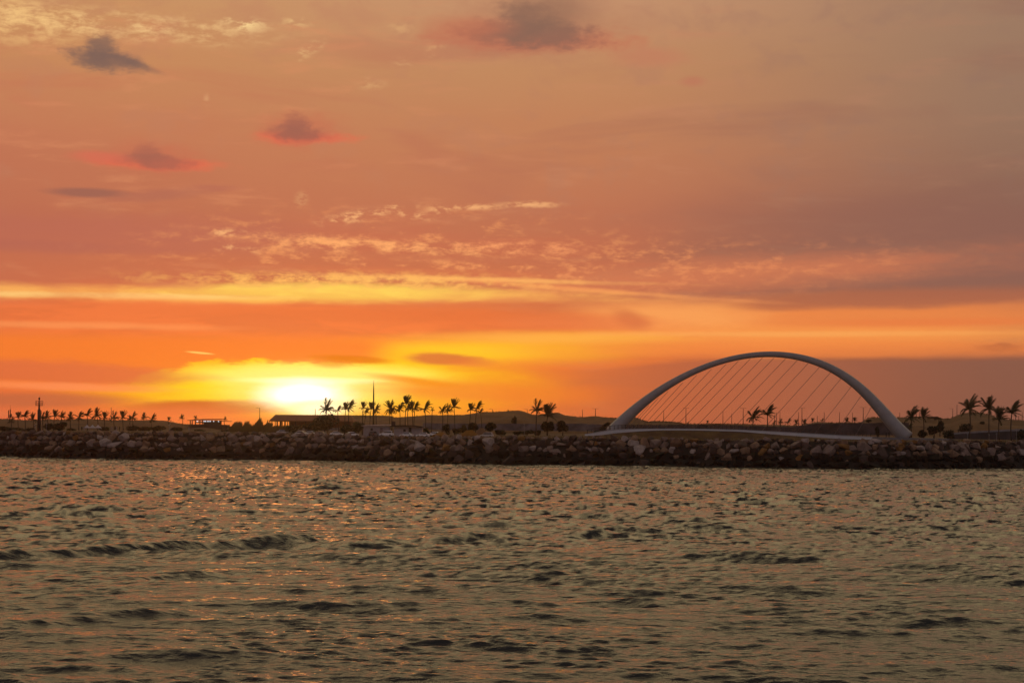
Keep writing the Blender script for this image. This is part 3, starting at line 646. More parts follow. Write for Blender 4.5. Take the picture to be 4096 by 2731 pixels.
# ---------------------------------------------------------------- palms
M_TRUNK = mat('palm_trunk', (0.055, 0.04, 0.028), 0.9, 0.3, 3.0)
M_FROND = mat('palm_frond', (0.035, 0.042, 0.014), 0.7, 0.35, 2.0, hue=(0.05, 0.05, 0.018), transl=0.25)
M_LEAF = mat('bush_leaf', (0.028, 0.036, 0.014), 0.8, 0.4, 1.5, transl=0.12)
M_LEAFD = mat('dark_leaf', (0.012, 0.018, 0.008), 0.8, 0.4, 1.5)
def crown_mesh(seed, n=15, wind=0.5, droop=1.0, hi=0.5, thin=1.0):
    """fronds of unit length round the origin, blown towards +X"""
    r = random.Random(seed); mb = MB(); nu = int(n * hi)
    for i in range(n):
        az = 2 * PI * i * 0.618 + r.uniform(-.3, .3)
        el = r.uniform(0.95, 1.5) if i < nu else r.uniform(-0.25, 0.8)
        if i < nu: az = r.gauss(0.0, 0.9) if wind > .5 else az
        d = Vector((math.cos(az) * math.cos(el), math.sin(az) * math.cos(el), math.sin(el))); L = r.uniform(0.85, 1.15) * (1.08 if i < nu else 0.95)
        p = Vector((0, 0, -0.04)); pts = [p.copy()]; seg = 9; dr = droop * r.uniform(.7, 1.25)
        for k in range(seg):
            f = k / seg
            d = (d + Vector((wind * 0.12 * (0.3 + f), 0, -0.19 * dr * (0.2 + f) * (1.15 - 0.75 * max(0, d.z))))).normalized(); p = p + d * (L / seg); pts.append(p.copy())
        mb.tube(pts, [0.022 * (1 - 0.8 * k / seg) for k in range(seg + 1)], 4, False)
        for k in range(1, 25):
            f = k / 25; q = f * seg; a = int(q); b = min(seg, a + 1); c = pts[a].lerp(pts[b], q - a); t = (pts[b] - pts[a]).normalized() if b > a else d
            side = t.cross(Vector((0, 0, 1)))
            if side.length < 0.15: side = Vector((1, 0, 0)).cross(t) if i % 2 else Vector((0, 1, 0)).cross(t)
            side.normalize(); ll = 0.36 * math.sin(PI * (0.14 + 0.8 * f)) ** 0.7 * r.uniform(0.75, 1.1)
            for sgn in (-1, 1):
                if r.random() < 0.06: continue
                e = c + (side * sgn * 0.6 + t * 0.75 + Vector((wind * 0.22, 0, -0.38))).normalized() * ll; w = t * 0.026 * thin
                mb.tri(c - w, c + w, e)
    for k in range(5): a = k * 1.26; mb.tube([(0, 0, -.12), (.07 * math.cos(a), .07 * math.sin(a), -.02), (.03 * math.cos(a), .03 * math.sin(a), .12)], [.05, .06, .03], 5)
    return mb.mesh('crown', M_FROND)
CROWNS = {'wild': [crown_mesh(s, 19, 0.55, 1.0, .42) for s in (1, 2, 3, 12)], 'round': [crown_mesh(s, 21, 0.25, 1.15, .4) for s in (4, 5, 6)], 'blown': [crown_mesh(s, 18, 1.0, 0.9, .5) for s in (7, 8, 9, 13)], 'upright': [crown_mesh(s, 17, 0.45, 0.75, .6) for s in (10, 11, 14)]}
_pr = random.Random(5)
def palm(px, py, Y, R, kind, label, group, lean=0.0, base=None, tw=0.16, flip=False):
    """px, py: where the trunk meets the crown; R: frond length in photo pixels"""
    R = R * (0.76 if group == G1 else 0.84 if group == G2 else 0.9 if group == G5 else 1.0)
    top = at(px, py, Y); bx = top.x - lean * mpp(Y); gz = ground_z(bx / Y, Y) if base is None else at(px, base, Y).z
    if base is None and Y > 610: gz = max(gz, 0)
    h = top.z - gz; root = empty('palm_tree', (bx, Y, gz), label, 'palm', group)
    tw = tw * 1.2; m = _pr.uniform(-.5, .5) * tw * 3; mb = MB(); n = 7
    pts = [Vector((lean * mpp(Y) * f * f + m * math.sin(PI * f), 0, h * f - (0.25 if f == 0 else 0))) for f in [i / n for i in range(n + 1)]]
    mb.tube(pts, [tw * (1.35 - 0.6 * min(1, i / 1.5) - 0.06 * i) if i < 2 else tw * (0.85 - 0.03 * i) for i in range(n + 1)], 7); mb.build('trunk', M_TRUNK, root)
    me = _pr.choice(CROWNS[kind]); s = R * 1.14 * mpp(Y)
    part('crown', me, root, (lean * mpp(Y), 0, h), _pr.uniform(-0.35, 0.35), (s * (-1 if flip else 1), s, s * _pr.uniform(0.95, 1.1)))
    return root
G1 = 'row of palms at the left end of the shore'; G2 = 'windblown palms behind the car park'; G3 = 'palms by the bridge'; G4 = 'young palms on the far bank under the arch'; G5 = 'small far palms left of the lit building'
for a in [
    (45, 1683, 640, 22, 'wild', 'small palm under the antenna mast at the far left', G1), (73, 1668, 645, 27, 'upright', 'palm with a narrow upright crown just right of the antenna mast', G1),
    (99, 1664, 640, 30, 'blown', 'palm with a tall blown spear midway between antenna mast and beacon', G1), (131, 1676, 650, 27, 'round', 'low round palm just left of the navigation beacon', G1),
    (168, 1672, 655, 27, 'wild', 'palm half hidden behind the navigation beacon', G1), (187, 1667, 640, 28, 'round', 'palm close on the right of the navigation beacon', G1),
    (219, 1664, 635, 30, 'upright', 'palm with a pointed crown above the big left scrub', G1), (248, 1667, 640, 27, 'wild', 'palm standing over the right side of the big left scrub', G1),
    (281, 1672, 645, 27, 'round', 'palm between the big left scrub and the white tents', G1), (316, 1668, 640, 30, 'wild', 'palm with one lone stiff frond left of the white tents', G1),
    (348, 1660, 635, 32, 'blown', 'tall palm rising behind the left white tent', G1), (386, 1661, 635, 34, 'round', 'tallest bushy palm rising behind the right white tent', G1),
    (418, 1671, 640, 29, 'upright', 'palm with a thick dark crown right of the white tents', G1), (455, 1673, 645, 30, 'wild', 'palm just right of the thin pole, over the standing people', G1),
    (490, 1669, 640, 32, 'upright', 'palm with split upright fronds right of the standing people', G1), (530, 1671, 640, 30, 'wild', 'last full palm of the left row, over the hedge', G1),
    (520, 1676, 690, 18, 'round', 'smaller palm tucked behind the last full palm of the left row', G1)]: palm(*a[:7], lean=_pr.uniform(-5, 5), tw=0.17)
for a in [
    (575, 1669, 720, 17, 'round', 'little far palm on the dune right of the left row', 1692), (608, 1676, 660, 24, 'wild', 'palm standing alone over the middle of the hedge', 1712), (675, 1680, 720, 14, 'upright', 'little far palm on the dune above the solar lamp', 1692),
    (727, 1672, 720, 15, 'wild', 'little slim palm left of the lit building porch', 1700), (783, 1672, 735, 12, 'round', 'little palm poking over the porch roof', 1700), (901, 1676, 735, 10, 'round', 'little palm behind the right end of the lit building', 1700)]:
    palm(*a[:6], G5, lean=_pr.uniform(-3, 3), base=a[6], tw=0.13)
for a in [
    (1306, 1638, 575, 42, 'wild', 'big swept palm over the bush right below the sun', 8), (1351, 1641, 570, 24, 'blown', 'thin palm bent right, right of the big bush', -6), (1383, 1634, 568, 28, 'upright', 'left one of the close twin palms right of the sun', 4), (1396, 1632, 572, 36, 'blown', 'right one of the close twin palms right of the sun', 6),
    (1453, 1630, 566, 26, 'upright', 'slim palm second left of the tall spire', 3), (1465, 1648, 580, 22, 'wild', 'short palm tucked under the slim palm left of the spire', 5), (1485, 1634, 565, 30, 'upright', 'palm immediately left of the tall spire', 4), (1503, 1640, 570, 28, 'wild', 'palm immediately right of the tall spire', -4),
    (1562, 1634, 568, 36, 'round', 'broad palm over the gap between the cabin and the hut', 3), (1567, 1645, 585, 24, 'wild', 'lower palm behind the broad palm over the cabin gap', -3), (1599, 1634, 570, 30, 'wild', 'palm over the left end of the dark roofed hut', 2), (1625, 1612, 566, 34, 'upright', 'tallest palm of the middle group, over the hut', 2), (1631, 1632, 576, 26, 'wild', 'palm behind the tallest palm of the middle group', -2),
    (1648, 1632, 572, 28, 'round', 'palm right of the tallest one over the hut', -3), (1659, 1634, 566, 30, 'blown', 'palm with fronds blown right over the hut roof end', 5), (1699, 1636, 568, 36, 'blown', 'lone wide palm right of the dark roofed hut', -2), (1729, 1640, 590, 12, 'wild', 'thin bare looking palm right of the lone wide palm', 2),
    (1771, 1642, 564, 28, 'blown', 'left palm of the three leaning together by the ochre tents', 3), (1792, 1642, 570, 26, 'wild', 'middle palm of the three leaning together by the ochre tents', 4), (1816, 1626, 562, 34, 'upright', 'right and tallest palm of the three leaning together', -4),
    (1883, 1638, 560, 30, 'upright', 'left palm of the pair over the larger ochre tent', 8), (1908, 1632, 564, 34, 'blown', 'right palm of the pair over the larger ochre tent', 4), (1921, 1648, 575, 20, 'blown', 'half hidden low palm right of the pair over the ochre tent', -6)]:
    palm(*a[:6], G2, lean=a[6], tw=0.15)
for a in [
    (2147, 1640, 545, 34, 'wild', 'tall straight palm standing alone left of the round bushes', 2), (2191, 1660, 545, 44, 'upright', 'low wide palm with arching fronds over a round bush', 1),
    (3014, 1668, 560, 38, 'blown', 'left of the two palms under the arch, fronds swept right', 2), (3070, 1656, 560, 38, 'blown', 'right and taller of the two palms under the arch', 1),
    (3646, 1668, 535, 40, 'blown', 'dense blown palm directly right of the arch foot', 0), (3694, 1668, 535, 34, 'upright', 'narrow palm over the round tree right of the arch', 0),
    (3638, 1706, 509, 15, 'blown', 'tiny palm in front of the white arch foot', 0),
    (3878, 1632, 505, 48, 'wild', 'tallest palm at the right end, drooping both ways', 1), (3956, 1632, 505, 44, 'round', 'second of the tall right end palms, over the dune', -1), (3996, 1675, 505, 40, 'upright', 'short forked palm between the tall right end palms', -3), (4048, 1648, 505, 46, 'blown', 'last palm at the right edge of the picture', 2)]:
    palm(*a[:6], G3, lean=a[6], tw=0.19)
for a in [
    (3095, 1692, 700, 12, 'blown', 'first young palm right of the two palms under the arch', 1704), (3121, 1690, 700, 14, 'wild', 'second young palm right of the two palms under the arch', 1704), (3152, 1688, 700, 16, 'blown', 'young palm leaning right, clear against the sky under the arch', 1704), (3186, 1692, 700, 14, 'round', 'round young palm left of the T shaped lamp pole', 1706),
    (3219, 1692, 700, 15, 'round', 'round young palm right of the T shaped lamp pole', 1706), (3250, 1684, 700, 12, 'upright', 'young palm at the foot of the dark mound under the arch', 1696), (3288, 1682, 720, 10, 'wild', 'small palm on top of the dark mound, under the right cables', 1692), (3388, 1684, 715, 14, 'round', 'small bushy palm left of the pole near the arch leg', 1694), (3418, 1682, 715, 14, 'upright', 'small spiky palm right beside the pole near the arch leg', 1694), (2750, 1694, 740, 8, 'wild', 'tiny palm tuft left of the lamp pole under the arch', 1702), (2830, 1690, 740, 9, 'upright', 'tiny palm tuft in the middle of the left cables', 1702)]:
    palm(*a[:6], G4, base=a[6], tw=0.12)
# ---------------------------------------------------------------- bushes and trees made of leaf clumps
def leaf_cloud(rx, ry, rz, n, leaf, seed, zoff=0.0, lumps=7, flat=0.15):
    r = random.Random(seed); mb = MB(); cs = [(Vector((r.uniform(-.55, .55) * rx, r.uniform(-.5, .5) * ry, r.uniform(-.35, .55) * rz)), r.uniform(.38, .62)) for _ in range(lumps)]
    for i in range(n):
        c, k = r.choice(cs); d = Vector((r.gauss(0, 1), r.gauss(0, 1), r.gauss(0, 1))).normalized() * r.uniform(0.55, 1.05) * k
        p = Vector((c.x + d.x * rx, c.y + d.y * ry, c.z + d.z * rz))
        if p.z < -rz * (1 - flat): p.z = -rz * (1 - flat) + r.random() * 0.1
        a = Vector((r.gauss(0, 1), r.gauss(0, 1), r.gauss(0, .7))).normalized() * leaf * r.uniform(.6, 1.3); b = a.cross(Vector((r.gauss(0, 1), r.gauss(0, 1), r.gauss(0, 1)))).normalized() * leaf * 0.55
        p.z += zoff; mb.quad(p - a * .5, p + b, p + a * .9, p - b)
    return mb
def bush(px, base, Y, wpx, hpx, label, name='bush', cat='bush', group=None, dark=False, n=900, seed=1, stem=0.0, d=0.8):
    g0 = at(px, base, Y); gz = min(g0.z, ground_z(g0.x / Y, Y) + 0.05) if Y < 615 else g0.z
    u = mpp(Y); root = empty(name, (g0.x, Y, gz), label, cat, group); rz = hpx * u / 2; top = g0.z + hpx * u; rz = (top - gz - stem) / 2
    leaf_cloud(wpx * u / 2, wpx * u / 2 * d, rz, n, 0.42, seed, rz + stem).build('crown', M_LEAFD if dark else M_LEAF, root)
    mb = MB()
    for k in range(3): a = k * 2.1 + seed; mb.tube([(0, 0, -0.2), (0.15 * math.cos(a), .15 * math.sin(a), stem * 0.6 + 0.2), (0.5 * math.cos(a) * wpx * u * .3, .5 * math.sin(a) * wpx * u * .3, stem + rz)], [0.12, 0.09, 0.03], 5)
    mb.build('trunk', M_TRUNK, root); return root
for i, a in enumerate([
    (20, 1727, 625, 60, 22, 'low dark scrub at the left edge below the dune', 0), (62, 1727, 620, 70, 18, 'low dark scrub under the antenna mast', 0), (115, 1727, 620, 50, 16, 'low scrub between antenna mast and beacon', 0), (196, 1726, 622, 40, 36, 'tall scrub close right of the navigation beacon', 0), (240, 1726, 615, 66, 42, 'largest dark scrub mound, right of the beacon', 0), (292, 1727, 620, 44, 14, 'flat scrub left of the white tents', 0),
    (420, 1727, 615, 50, 22, 'scrub right of the white tents', 0), (525, 1727, 615, 62, 26, 'hedge clump under the last full palm of the left row', 0), (580, 1727, 618, 66, 22, 'hedge clump in the middle between palm row and lamp', 0), (640, 1726, 618, 62, 26, 'hedge clump just left of the solar lamp', 0), (705, 1726, 622, 50, 18, 'hedge clump just right of the solar lamp', 0), (805, 1727, 622, 60, 9, 'flat hedge below the lit building porch', 0), (900, 1727, 622, 60, 8, 'flat hedge below the lit building wall', 0),
    (1308, 1727, 572, 118, 72, 'huge mounded bush under the swept palm, right of the sun', 0), (1250, 1730, 575, 90, 40, 'olive bush sloping down left of the huge mounded bush', 0), (1180, 1727, 580, 90, 28, 'long brownish bush in front of the pavilion columns', 0), (1392, 1730, 568, 70, 36, 'bush at the feet of the twin palms', 0), (1432, 1733, 566, 50, 46, 'dark bush touching the left wall of the white cabin', 0),
    (1706, 1737, 562, 28, 26, 'dark shrub at the foot of the lone wide palm', 0), (1783, 1730, 560, 32, 34, 'squarish dark hedge block under the three leaning palms', 1), (1836, 1722, 562, 56, 14, 'flat green hedge between the leaning palms and the ochre tent', 0), (1858, 1712, 585, 24, 16, 'small olive shrub above the larger ochre tent', 0),
    (2000, 1734, 555, 50, 16, 'low green shrub right of the car beside the ochre tent', 0), (2070, 1735, 552, 36, 10, 'lowest shrub under the dune top', 0), (2108, 1737, 548, 60, 16, 'long low hedge right of the pale lamp post', 0), (2155, 1737, 546, 36, 20, 'brown shrub at the foot of the tall straight palm', 0),
    (2428, 1700, 590, 66, 18, 'dark hedge half behind the left foot of the arch', 1), (2385, 1737, 522, 36, 14, 'low dark scrub behind the left tip of the deck', 0), (3694, 1747, 512, 46, 28, 'dark dome shrub left of the round tree', 1), (3795, 1750, 508, 42, 30, 'low dark shrub leaning right of the round tree', 1), (3760, 1704, 600, 40, 26, 'dark bush on the slope above the round tree', 1), (3860, 1708, 610, 70, 14, 'dark hedge line on the slope left of the tallest right palm', 1), (4086, 1750, 500, 46, 34, 'dark shrub at the right edge of the picture', 1), (3510, 1722, 545, 18, 16, 'small round shrub left of the arch right leg', 1), (3475, 1690, 690, 24, 12, 'scrub patch on the mound behind the arch right leg', 0), (3740, 1678, 735, 60, 14, 'scrub along the ridge above the round tree', 0), (3930, 1702, 690, 22, 22, 'dry bush on the face of the right dune', 0), (2055, 1710, 640, 20, 46, 'leafless looking small tree on the dune face', 0)]):
    bush(*a[:6], dark=bool(a[6]), seed=i + 3, n=int(300 + a[3] * a[4] * 0.35), group='scrub and shrubs along the shore')
for i, a in enumerate([(1893, 1736, 556, 48, 46, 'rounded dark tree behind the larger ochre tent', 16), (1962, 1732, 558, 56, 46, 'wider dark green tree right of the ochre tents', 8), (2190, 1727, 544, 54, 42, 'round clipped tree below the low wide palm', 6), (2251, 1727, 544, 48, 44, 'round clipped tree standing alone left of the bridge', 8), (3736, 1748, 511, 46, 46, 'round black tree right of the arch foot', 12)]):
    bush(*a[:6], name='round_tree', cat='tree', dark=True, seed=60 + i, n=1500, stem=a[6] * mpp(a[2]), group='round clipped trees')
# reeds: nobody could count them
def reeds():
    r = random.Random(9); mb = MB()
    for i in range(2000):
        px = r.uniform(915, 1150); Y = r.uniform(600, 640); g0 = ground_at(px, Y); h = (1.2 + 2.6 * float(vnoise(px / 17.0, 0.0, 6)) + 1.2 * float(vnoise(px / 5.0, 1.0, 8)) + r.uniform(-1.0, 1.0)) * (0.55 + 0.45 * smooth(915, 960, px)) * (1 if px < 1090 else 0.6)
        h = max(0.6, h); b = Vector((r.uniform(-.5, .9) * 0.6, 0, h)); w = 0.05
        p = g0 - Vector((0, 0, .1)); mb.quad(p - Vector((w, 0, 0)), p + Vector((w, 0, 0)), p + b * .7 + Vector((w * .9, 0, 0)), p + b * .7 - Vector((w * .9, 0, 0))); q = p + b * 0.7
        mb.tri(q - Vector((w * 2, 0, 0)), q + Vector((w * 2, 0, 0)), p + b + Vector((0.25, 0, 0)))
    tag(mb.build('reeds', mat('reed', (0.10, 0.07, 0.025), 0.8, 0.4, 1.0, transl=0.4)), 'bed of tall reeds left of the pavilion', 'reeds', None, 'stuff')
reeds()
def grass():
    r = random.Random(19); mb = MB(); gm = mat('dry_grass', (0.105, 0.075, 0.03), 0.9, 0.45, 0.4, transl=0.3)
    def tuft(p, h, n=5, w=0.06):
        for _ in range(n):
            a = r.uniform(0, 6.28); o = Vector((math.cos(a), math.sin(a), 0)) * r.uniform(0, .35); t = Vector((r.uniform(-.3, .45), r.uniform(-.3, .3), 1)) * h * r.uniform(.5, 1.1); s = Vector((w, 0, 0))
            mb.tri(p + o - s, p + o + s, p + o + t)
    for i in range(2600):      # along the dune tops
        px = r.uniform(-50, 4150); t, z = dune_top(px); dY = r.uniform(-14, 2); base = ground_z(t, DUNE_Y)
        if z - base < 1.2: continue
        tuft(Vector((t * DUNE_Y, DUNE_Y + dY, z - 0.25 - abs(dY) * 0.03)), r.choice((0.35, 0.5, 0.7, 0.9)), 4, 0.09)
    for i in range(3000):      # behind the crest and on the bank under the deck
        px = r.uniform(-20, 4120); t = tang(px, 1740)[0]; Y = W(t) + SLOPE + 1 + abs(r.gauss(0, 14)); tuft(Vector((t * Y, Y, ground_z(t, Y) - 0.05)), r.uniform(.2, .55), 4, 0.05)
    tag(mb.build('dry_grass', gm), 'dry grass along the dune tops and the bank behind the boulders', 'grass', None, 'stuff')
grass()
# ---------------------------------------------------------------- poles
M_POLE = mat('pole_metal', (0.022, 0.018, 0.016), 0.6, 0.2, 3.0); M_PALE = mat('pale_pole', (0.22, 0.2, 0.19), 0.6, 0.2, 3.0)
GP = 'thin poles along the dune tops'
def pole(px, top, base, label, kind='plain', Y=None, tw=0.10, name='utility_pole', m=None, group=GP):
    Y = Y or DUNE_Y; m = m or M_POLE; t = at(px, top, Y); b = at(px, base, Y); z0 = b.z - 1.2; root = empty(name, (t.x, Y, z0), label, 'pole', group); h = t.z - z0
    mb = MB(); mb.tube([(0, 0, 0), (0, 0, h * 0.5), (0, 0, h)], [tw * 1.25, tw, tw * 0.75], 8); mb.build('shaft', m, root)
    if kind in ('T', 'arm'):
        mb = MB()
        for s in ((-1, 1) if kind == 'T' else (-1,)):
            mb.tube([(0, 0, h - 0.1), (s * 0.55, 0, h + 0.02), (s * 1.05, 0, h + 0.06)], 0.045, 6); mb.box((s * 1.15, 0, h + 0.05), (0.55, 0.26, 0.1))
        mb.build('lamp_arm', m, root)
    elif kind == 'bracket': mb = MB(); mb.box((0, 0, h - 0.3), (0.5, 0.12, 0.12)); mb.build('bracket', m, root)
    return root
for a in [
    (445, 1629, 1676, 'thin tall pole rising in the left palm row', 'plain', 650), (1039, 1631, 1700, 'pole with a short arm over the reed bed', 'arm', 640), (1261, 1634, 1662, 'hair thin pole in front of the sun glare', 'plain', 640),
    (1970, 1636, 1650, 'short pole on the highest middle dune, leftmost there', 'arm'), (2032, 1637, 1668, 'thin pole at the dune crest over the leafless tree', 'bracket'), (2109, 1636, 1668, 'pole on the falling right side of the middle dune', 'arm'), (2330, 1637, 1671, 'plain pole left of the T shaped one left of the arch', 'plain'), (2382, 1634, 1672, 'T shaped lamp pole left of the arch', 'T'),
    (2655, 1642, 1684, 'first plain pole under the arch, over the left mound', 'plain'), (2744, 1632, 1694, 'T shaped lamp pole under the left cables', 'T'), (2892, 1643, 1694, 'plain pole under the top of the arch', 'plain'), (2927, 1654, 1695, 'shorter thin pole right of the one under the arch top', 'plain'), (2973, 1632, 1696, 'T shaped lamp pole just left of the two palms', 'T'),
    (3098, 1659, 1700, 'shortest thin pole of three right of the palms', 'plain'), (3106, 1649, 1702, 'middle thin pole of three right of the palms', 'plain'), (3120, 1647, 1700, 'rightmost and thickest pole of three right of the palms', 'plain'), (3194, 1648, 1702, 'thin pole just left of the T shaped pole under the right cables', 'plain'), (3208, 1631, 1702, 'T shaped lamp pole under the right cables', 'T'),
    (3269, 1663, 1690, 'short pole at the left of the dark mound', 'plain'), (3297, 1648, 1690, 'thin pole on the left of the dark mound', 'plain'), (3358, 1648, 1690, 'thicker pole in the middle of the dark mound', 'plain'), (3410, 1650, 1690, 'thin pole between the small palms near the arch leg', 'plain'), (3453, 1629, 1680, 'T shaped lamp pole at the foot of the right mound', 'T'),
    (3521, 1648, 1670, 'short pole left of the arch right leg', 'plain'), (3541, 1660, 1670, 'tiny post touching the left side of the arch right leg', 'plain'), (3599, 1650, 1671, 'short pole right of the arch right leg', 'plain'), (3665, 1628, 1672, 'T shaped lamp pole behind the dense blown palm', 'T'), (3678, 1647, 1672, 'thin short pole right of the dense blown palm', 'plain'), (3684, 1650, 1672, 'thinnest pole left of the narrow palm', 'plain'),
    (3811, 1634, 1674, 'crooked pole with a left arm on the right ridge', 'arm'), (3828, 1618, 1664, 'tall plain pole left of the tallest right palm', 'plain'), (4006, 1624, 1678, 'pole over the short forked palm', 'plain'), (4063, 1642, 1682, 'thin pole in front of the last palm crown', 'plain'), (4075, 1662, 1682, 'short thin pole right of the last palm trunk', 'plain'), (4089, 1648, 1682, 'pole at the right edge behind the last palm', 'plain')]:
    pole(a[0], a[1], a[2], a[3], a[4], a[5] if len(a) > 5 else None, 0.12 if a[4] != 'T' else 0.15)
GL = 'pale lamp posts along the path'
for a in [(2097, 1692, 1739, 545, 'pale slim lamp post left of the tall straight palm'), (3870, 1732, 1762, 490, 'pale slim post under the tallest right palm'), (3956, 1734, 1762, 490, 'pale slim post under the second right palm'), (3986, 1730, 1760, 490, 'pale slim post under the forked palm'), (4066, 1712, 1762, 490, 'taller pale post by the last palm'), (186, 1692, 1724, 600, 'pale slim post right of the navigation beacon')]:
    pole(a[0], a[1], a[2], a[4], 'bracket', a[3], 0.06, 'lamp_post', M_PALE, GL)
def spire():
    Y = 575; t = at(1495, 1519, Y); g0 = ground_at(1495, Y); root = empty('flag_mast', (t.x, Y, g0.z - 0.1), 'tall tapering spire like mast right of the sun, highest on the left shore', 'mast'); h = t.z - g0.z + 0.1
    mb = MB(); mb.tube([(0, 0, 0), (0, 0, h * .35), (0, 0, h * .6), (0, 0, h * .82), (0, 0, h)], [0.36, 0.33, 0.26, 0.19, 0.03], 10); mb.build('shaft', M_POLE, root)
    mb = MB(); mb.lathe([(0.75, 0), (0.75, 0.35), (0.5, 0.6)], 12); mb.build('base', mat('concrete', (0.2, 0.18, 0.16), 0.9), root)
spire()
def beacon():
    Y = 602; u = mpp(Y); g0 = ground_at(157, Y); c = at(157, 1600, Y); root = empty('navigation_beacon', (c.x, Y, g0.z - .2), 'dark harbour beacon tower with a railed basket and lamp on top', 'beacon'); Z = lambda row: at(157, row, Y).z - g0.z + .2
    m = mat('beacon_steel', (0.025, 0.022, 0.02), 0.6)
    mb = MB(); mb.lathe([(0.62, 0), (0.58, Z(1640)), (0.34, Z(1636)), (0.32, Z(1621))], 14); mb.build('tower', m, root)
    mb = MB(); mb.lathe([(0.2, Z(1621)), (0.17, Z(1598))], 10); mb.build('upper_post', m, root)
    b = MB(); R = 1.28; z0, z1 = Z(1621.5), Z(1603)
    b.lathe([(R, z0 - .05), (R, z0 + .05)], 20)
    for k in range(12): a = k * PI / 6; b.tube([(R * math.cos(a), R * math.sin(a), z0), (R * math.cos(a), R * math.sin(a), z1)], 0.06, 5)
    for zz in (z1, (z0 + z1) / 2, z0 + .35): b.tube([(R * math.cos(k * PI / 12), R * math.sin(k * PI / 12), zz) for k in range(25)], 0.035, 5, False)
    b.build('basket', m, root)
    mb = MB(); mb.lathe([(0.2, Z(1598)), (0.34, Z(1596)), (0.34, Z(1592.5)), (0.12, Z(1589)), (0.05, Z(1588.5))], 12); mb.build('lantern', m, root)
    mb = MB(); mb.tube([(0.2, 0, Z(1596)), (0.22, 0, Z(1582))], 0.03, 5); mb.build('lightning_rod', m, root)
beacon()
def antenna():
    Y = 700; c = at(40, 1640, Y); g0 = at(40, 1715, Y); root = empty('antenna_mast', (c.x, Y, g0.z), 'slim phone mast with two long panel antennas at the far left', 'mast'); Z = lambda row: at(40, row, Y).z - g0.z
    mb = MB(); mb.tube([(0, 0, 0), (0, 0, Z(1660))], 0.22, 8); mb.tube([(0.1, 0, Z(1660)), (0.1, 0, Z(1620))], 0.05, 6); mb.build('shaft', M_POLE, root)
    for dx, a, b in ((-0.48, 1640, 1672), (0.22, 1637, 1670), (0.62, 1655, 1668)): mb = MB(); mb.box((dx, -.2, (Z(a) + Z(b)) / 2), (0.36, 0.2, Z(a) - Z(b))); mb.build('panel_antenna', M_POLE, root)
    mb = MB(); mb.box((0.05, 0, Z(1660)), (1.5, .12, .14)); mb.box((0.05, 0, Z(1668)), (1.5, .12, .14)); mb.build('bracket', M_POLE, root)
antenna()
def solar(px, top, base, Y, label, name='solar_lamp'):
    g0 = at(px, base, Y); h = at(px, top, Y).z - g0.z; root = empty(name, (g0.x, Y, g0.z - .3), label, 'lamp', 'solar lamps on the left shore')
    mb = MB(); mb.tube([(0, 0, 0), (0, 0, h)], 0.1, 7); mb.build('shaft', M_PALE, root); mb = MB(); mb.box((0.0, 0, h + .25), (1.0, .7, .08), ry=-0.75); mb.build('solar_panel', mat('panel_white', (0.35, 0.33, 0.32), 0.3), root)
solar(678, 1697, 1726, 605, 'pale solar lamp with tilted panel over the hedge'); solar(141, 1697, 1724, 610, 'pale solar lamp with tilted panel left of the beacon')
# ---------------------------------------------------------------- buildings, tents, cars, people
def lit_building():
    Y = 690; u = mpp(Y); c = at(862, 1711, Y); root = empty('station_building', (c.x, Y, c.z - .4), 'flat roofed building with a row of lit clerestory windows and open porch on the left', 'building')
    X = lambda px: at(px, 1690, Y).x - c.x
    Z = lambda row, px=862: at(px, row, Y).z - c.z + .4
    mw = mat('station_wall', (0.06, 0.035, 0.025), 0.8, 0.3, 1.0); mr = mat('station_roof', (0.045, 0.03, 0.024), 0.7, 0.2, 1.0); glow = lamp_mat('lit_window', (0.80, 0.88, 1.0), 1.15)
    mb = MB(); x0, x1 = X(814), X(909); mb.box(((x0 + x1) / 2, 3, Z(1698) / 2), (x1 - x0, 7, Z(1698))); mb.build('wall', mw, root)
    mb = MB(); xm = X(876); mb.box(((x0 + xm) / 2, 3, (Z(1698) + Z(1681)) / 2), (xm - x0, 6.6, Z(1681) - Z(1698))); mb.build('clerestory', mw, root)
    mb = MB(); mb.prism([(X(751), Z(1680, 751)), (X(812), Z(1675.5, 812)), (X(893), Z(1675, 893)), (X(893), Z(1677.6, 893)), (X(812), Z(1679, 812)), (X(752), Z(1681.3, 752))], -1.6, 8); mb.build('roof', mr, root)
    mb = MB(); mb.prism([(X(876), Z(1681.5)), (X(916), Z(1683.5)), (X(916), Z(1685.5)), (X(876), Z(1684.5))], -1.0, 7.4); mb.build('lower_roof', mr, root)
    for i, (px, w) in enumerate([(779, 5), (791, 2.2), (810, 4), (817, 3.6), (822.5, 3.6), (830, 3), (836, 3), (842, 3.6), (855.5, 3.6), (875, 4.5)]):
        a, b = X(px - w / 2), X(px + w / 2); zt, zb = Z(1682.5), Z(1686.5); mb = MB(); y = -.42 if px > 814 else 5.6
        mb.box(((a + b) / 2, y, (zt + zb) / 2), (b - a, .12, zt - zb)); f = mb.build('window', glow, root)
    mb = MB(); mb.box(((X(772) + X(814)) / 2, 6, Z(1688)), (X(814) - X(772), .3, .5)); mb.build('rear_rail', mr, root)
    for px in (759.5, 767, 780, 798, 808): mb = MB(); mb.box((X(px), 1.0, Z(1679) / 2), (.34, .34, Z(1679) - .1)); mb.build('column', mr, root)
    mb = MB(); mb.box((X(785), 3, Z(1698) / 2), (X(814) - X(756), 7.5, Z(1698))); mb.build('terrace', mw, root)
lit_building()
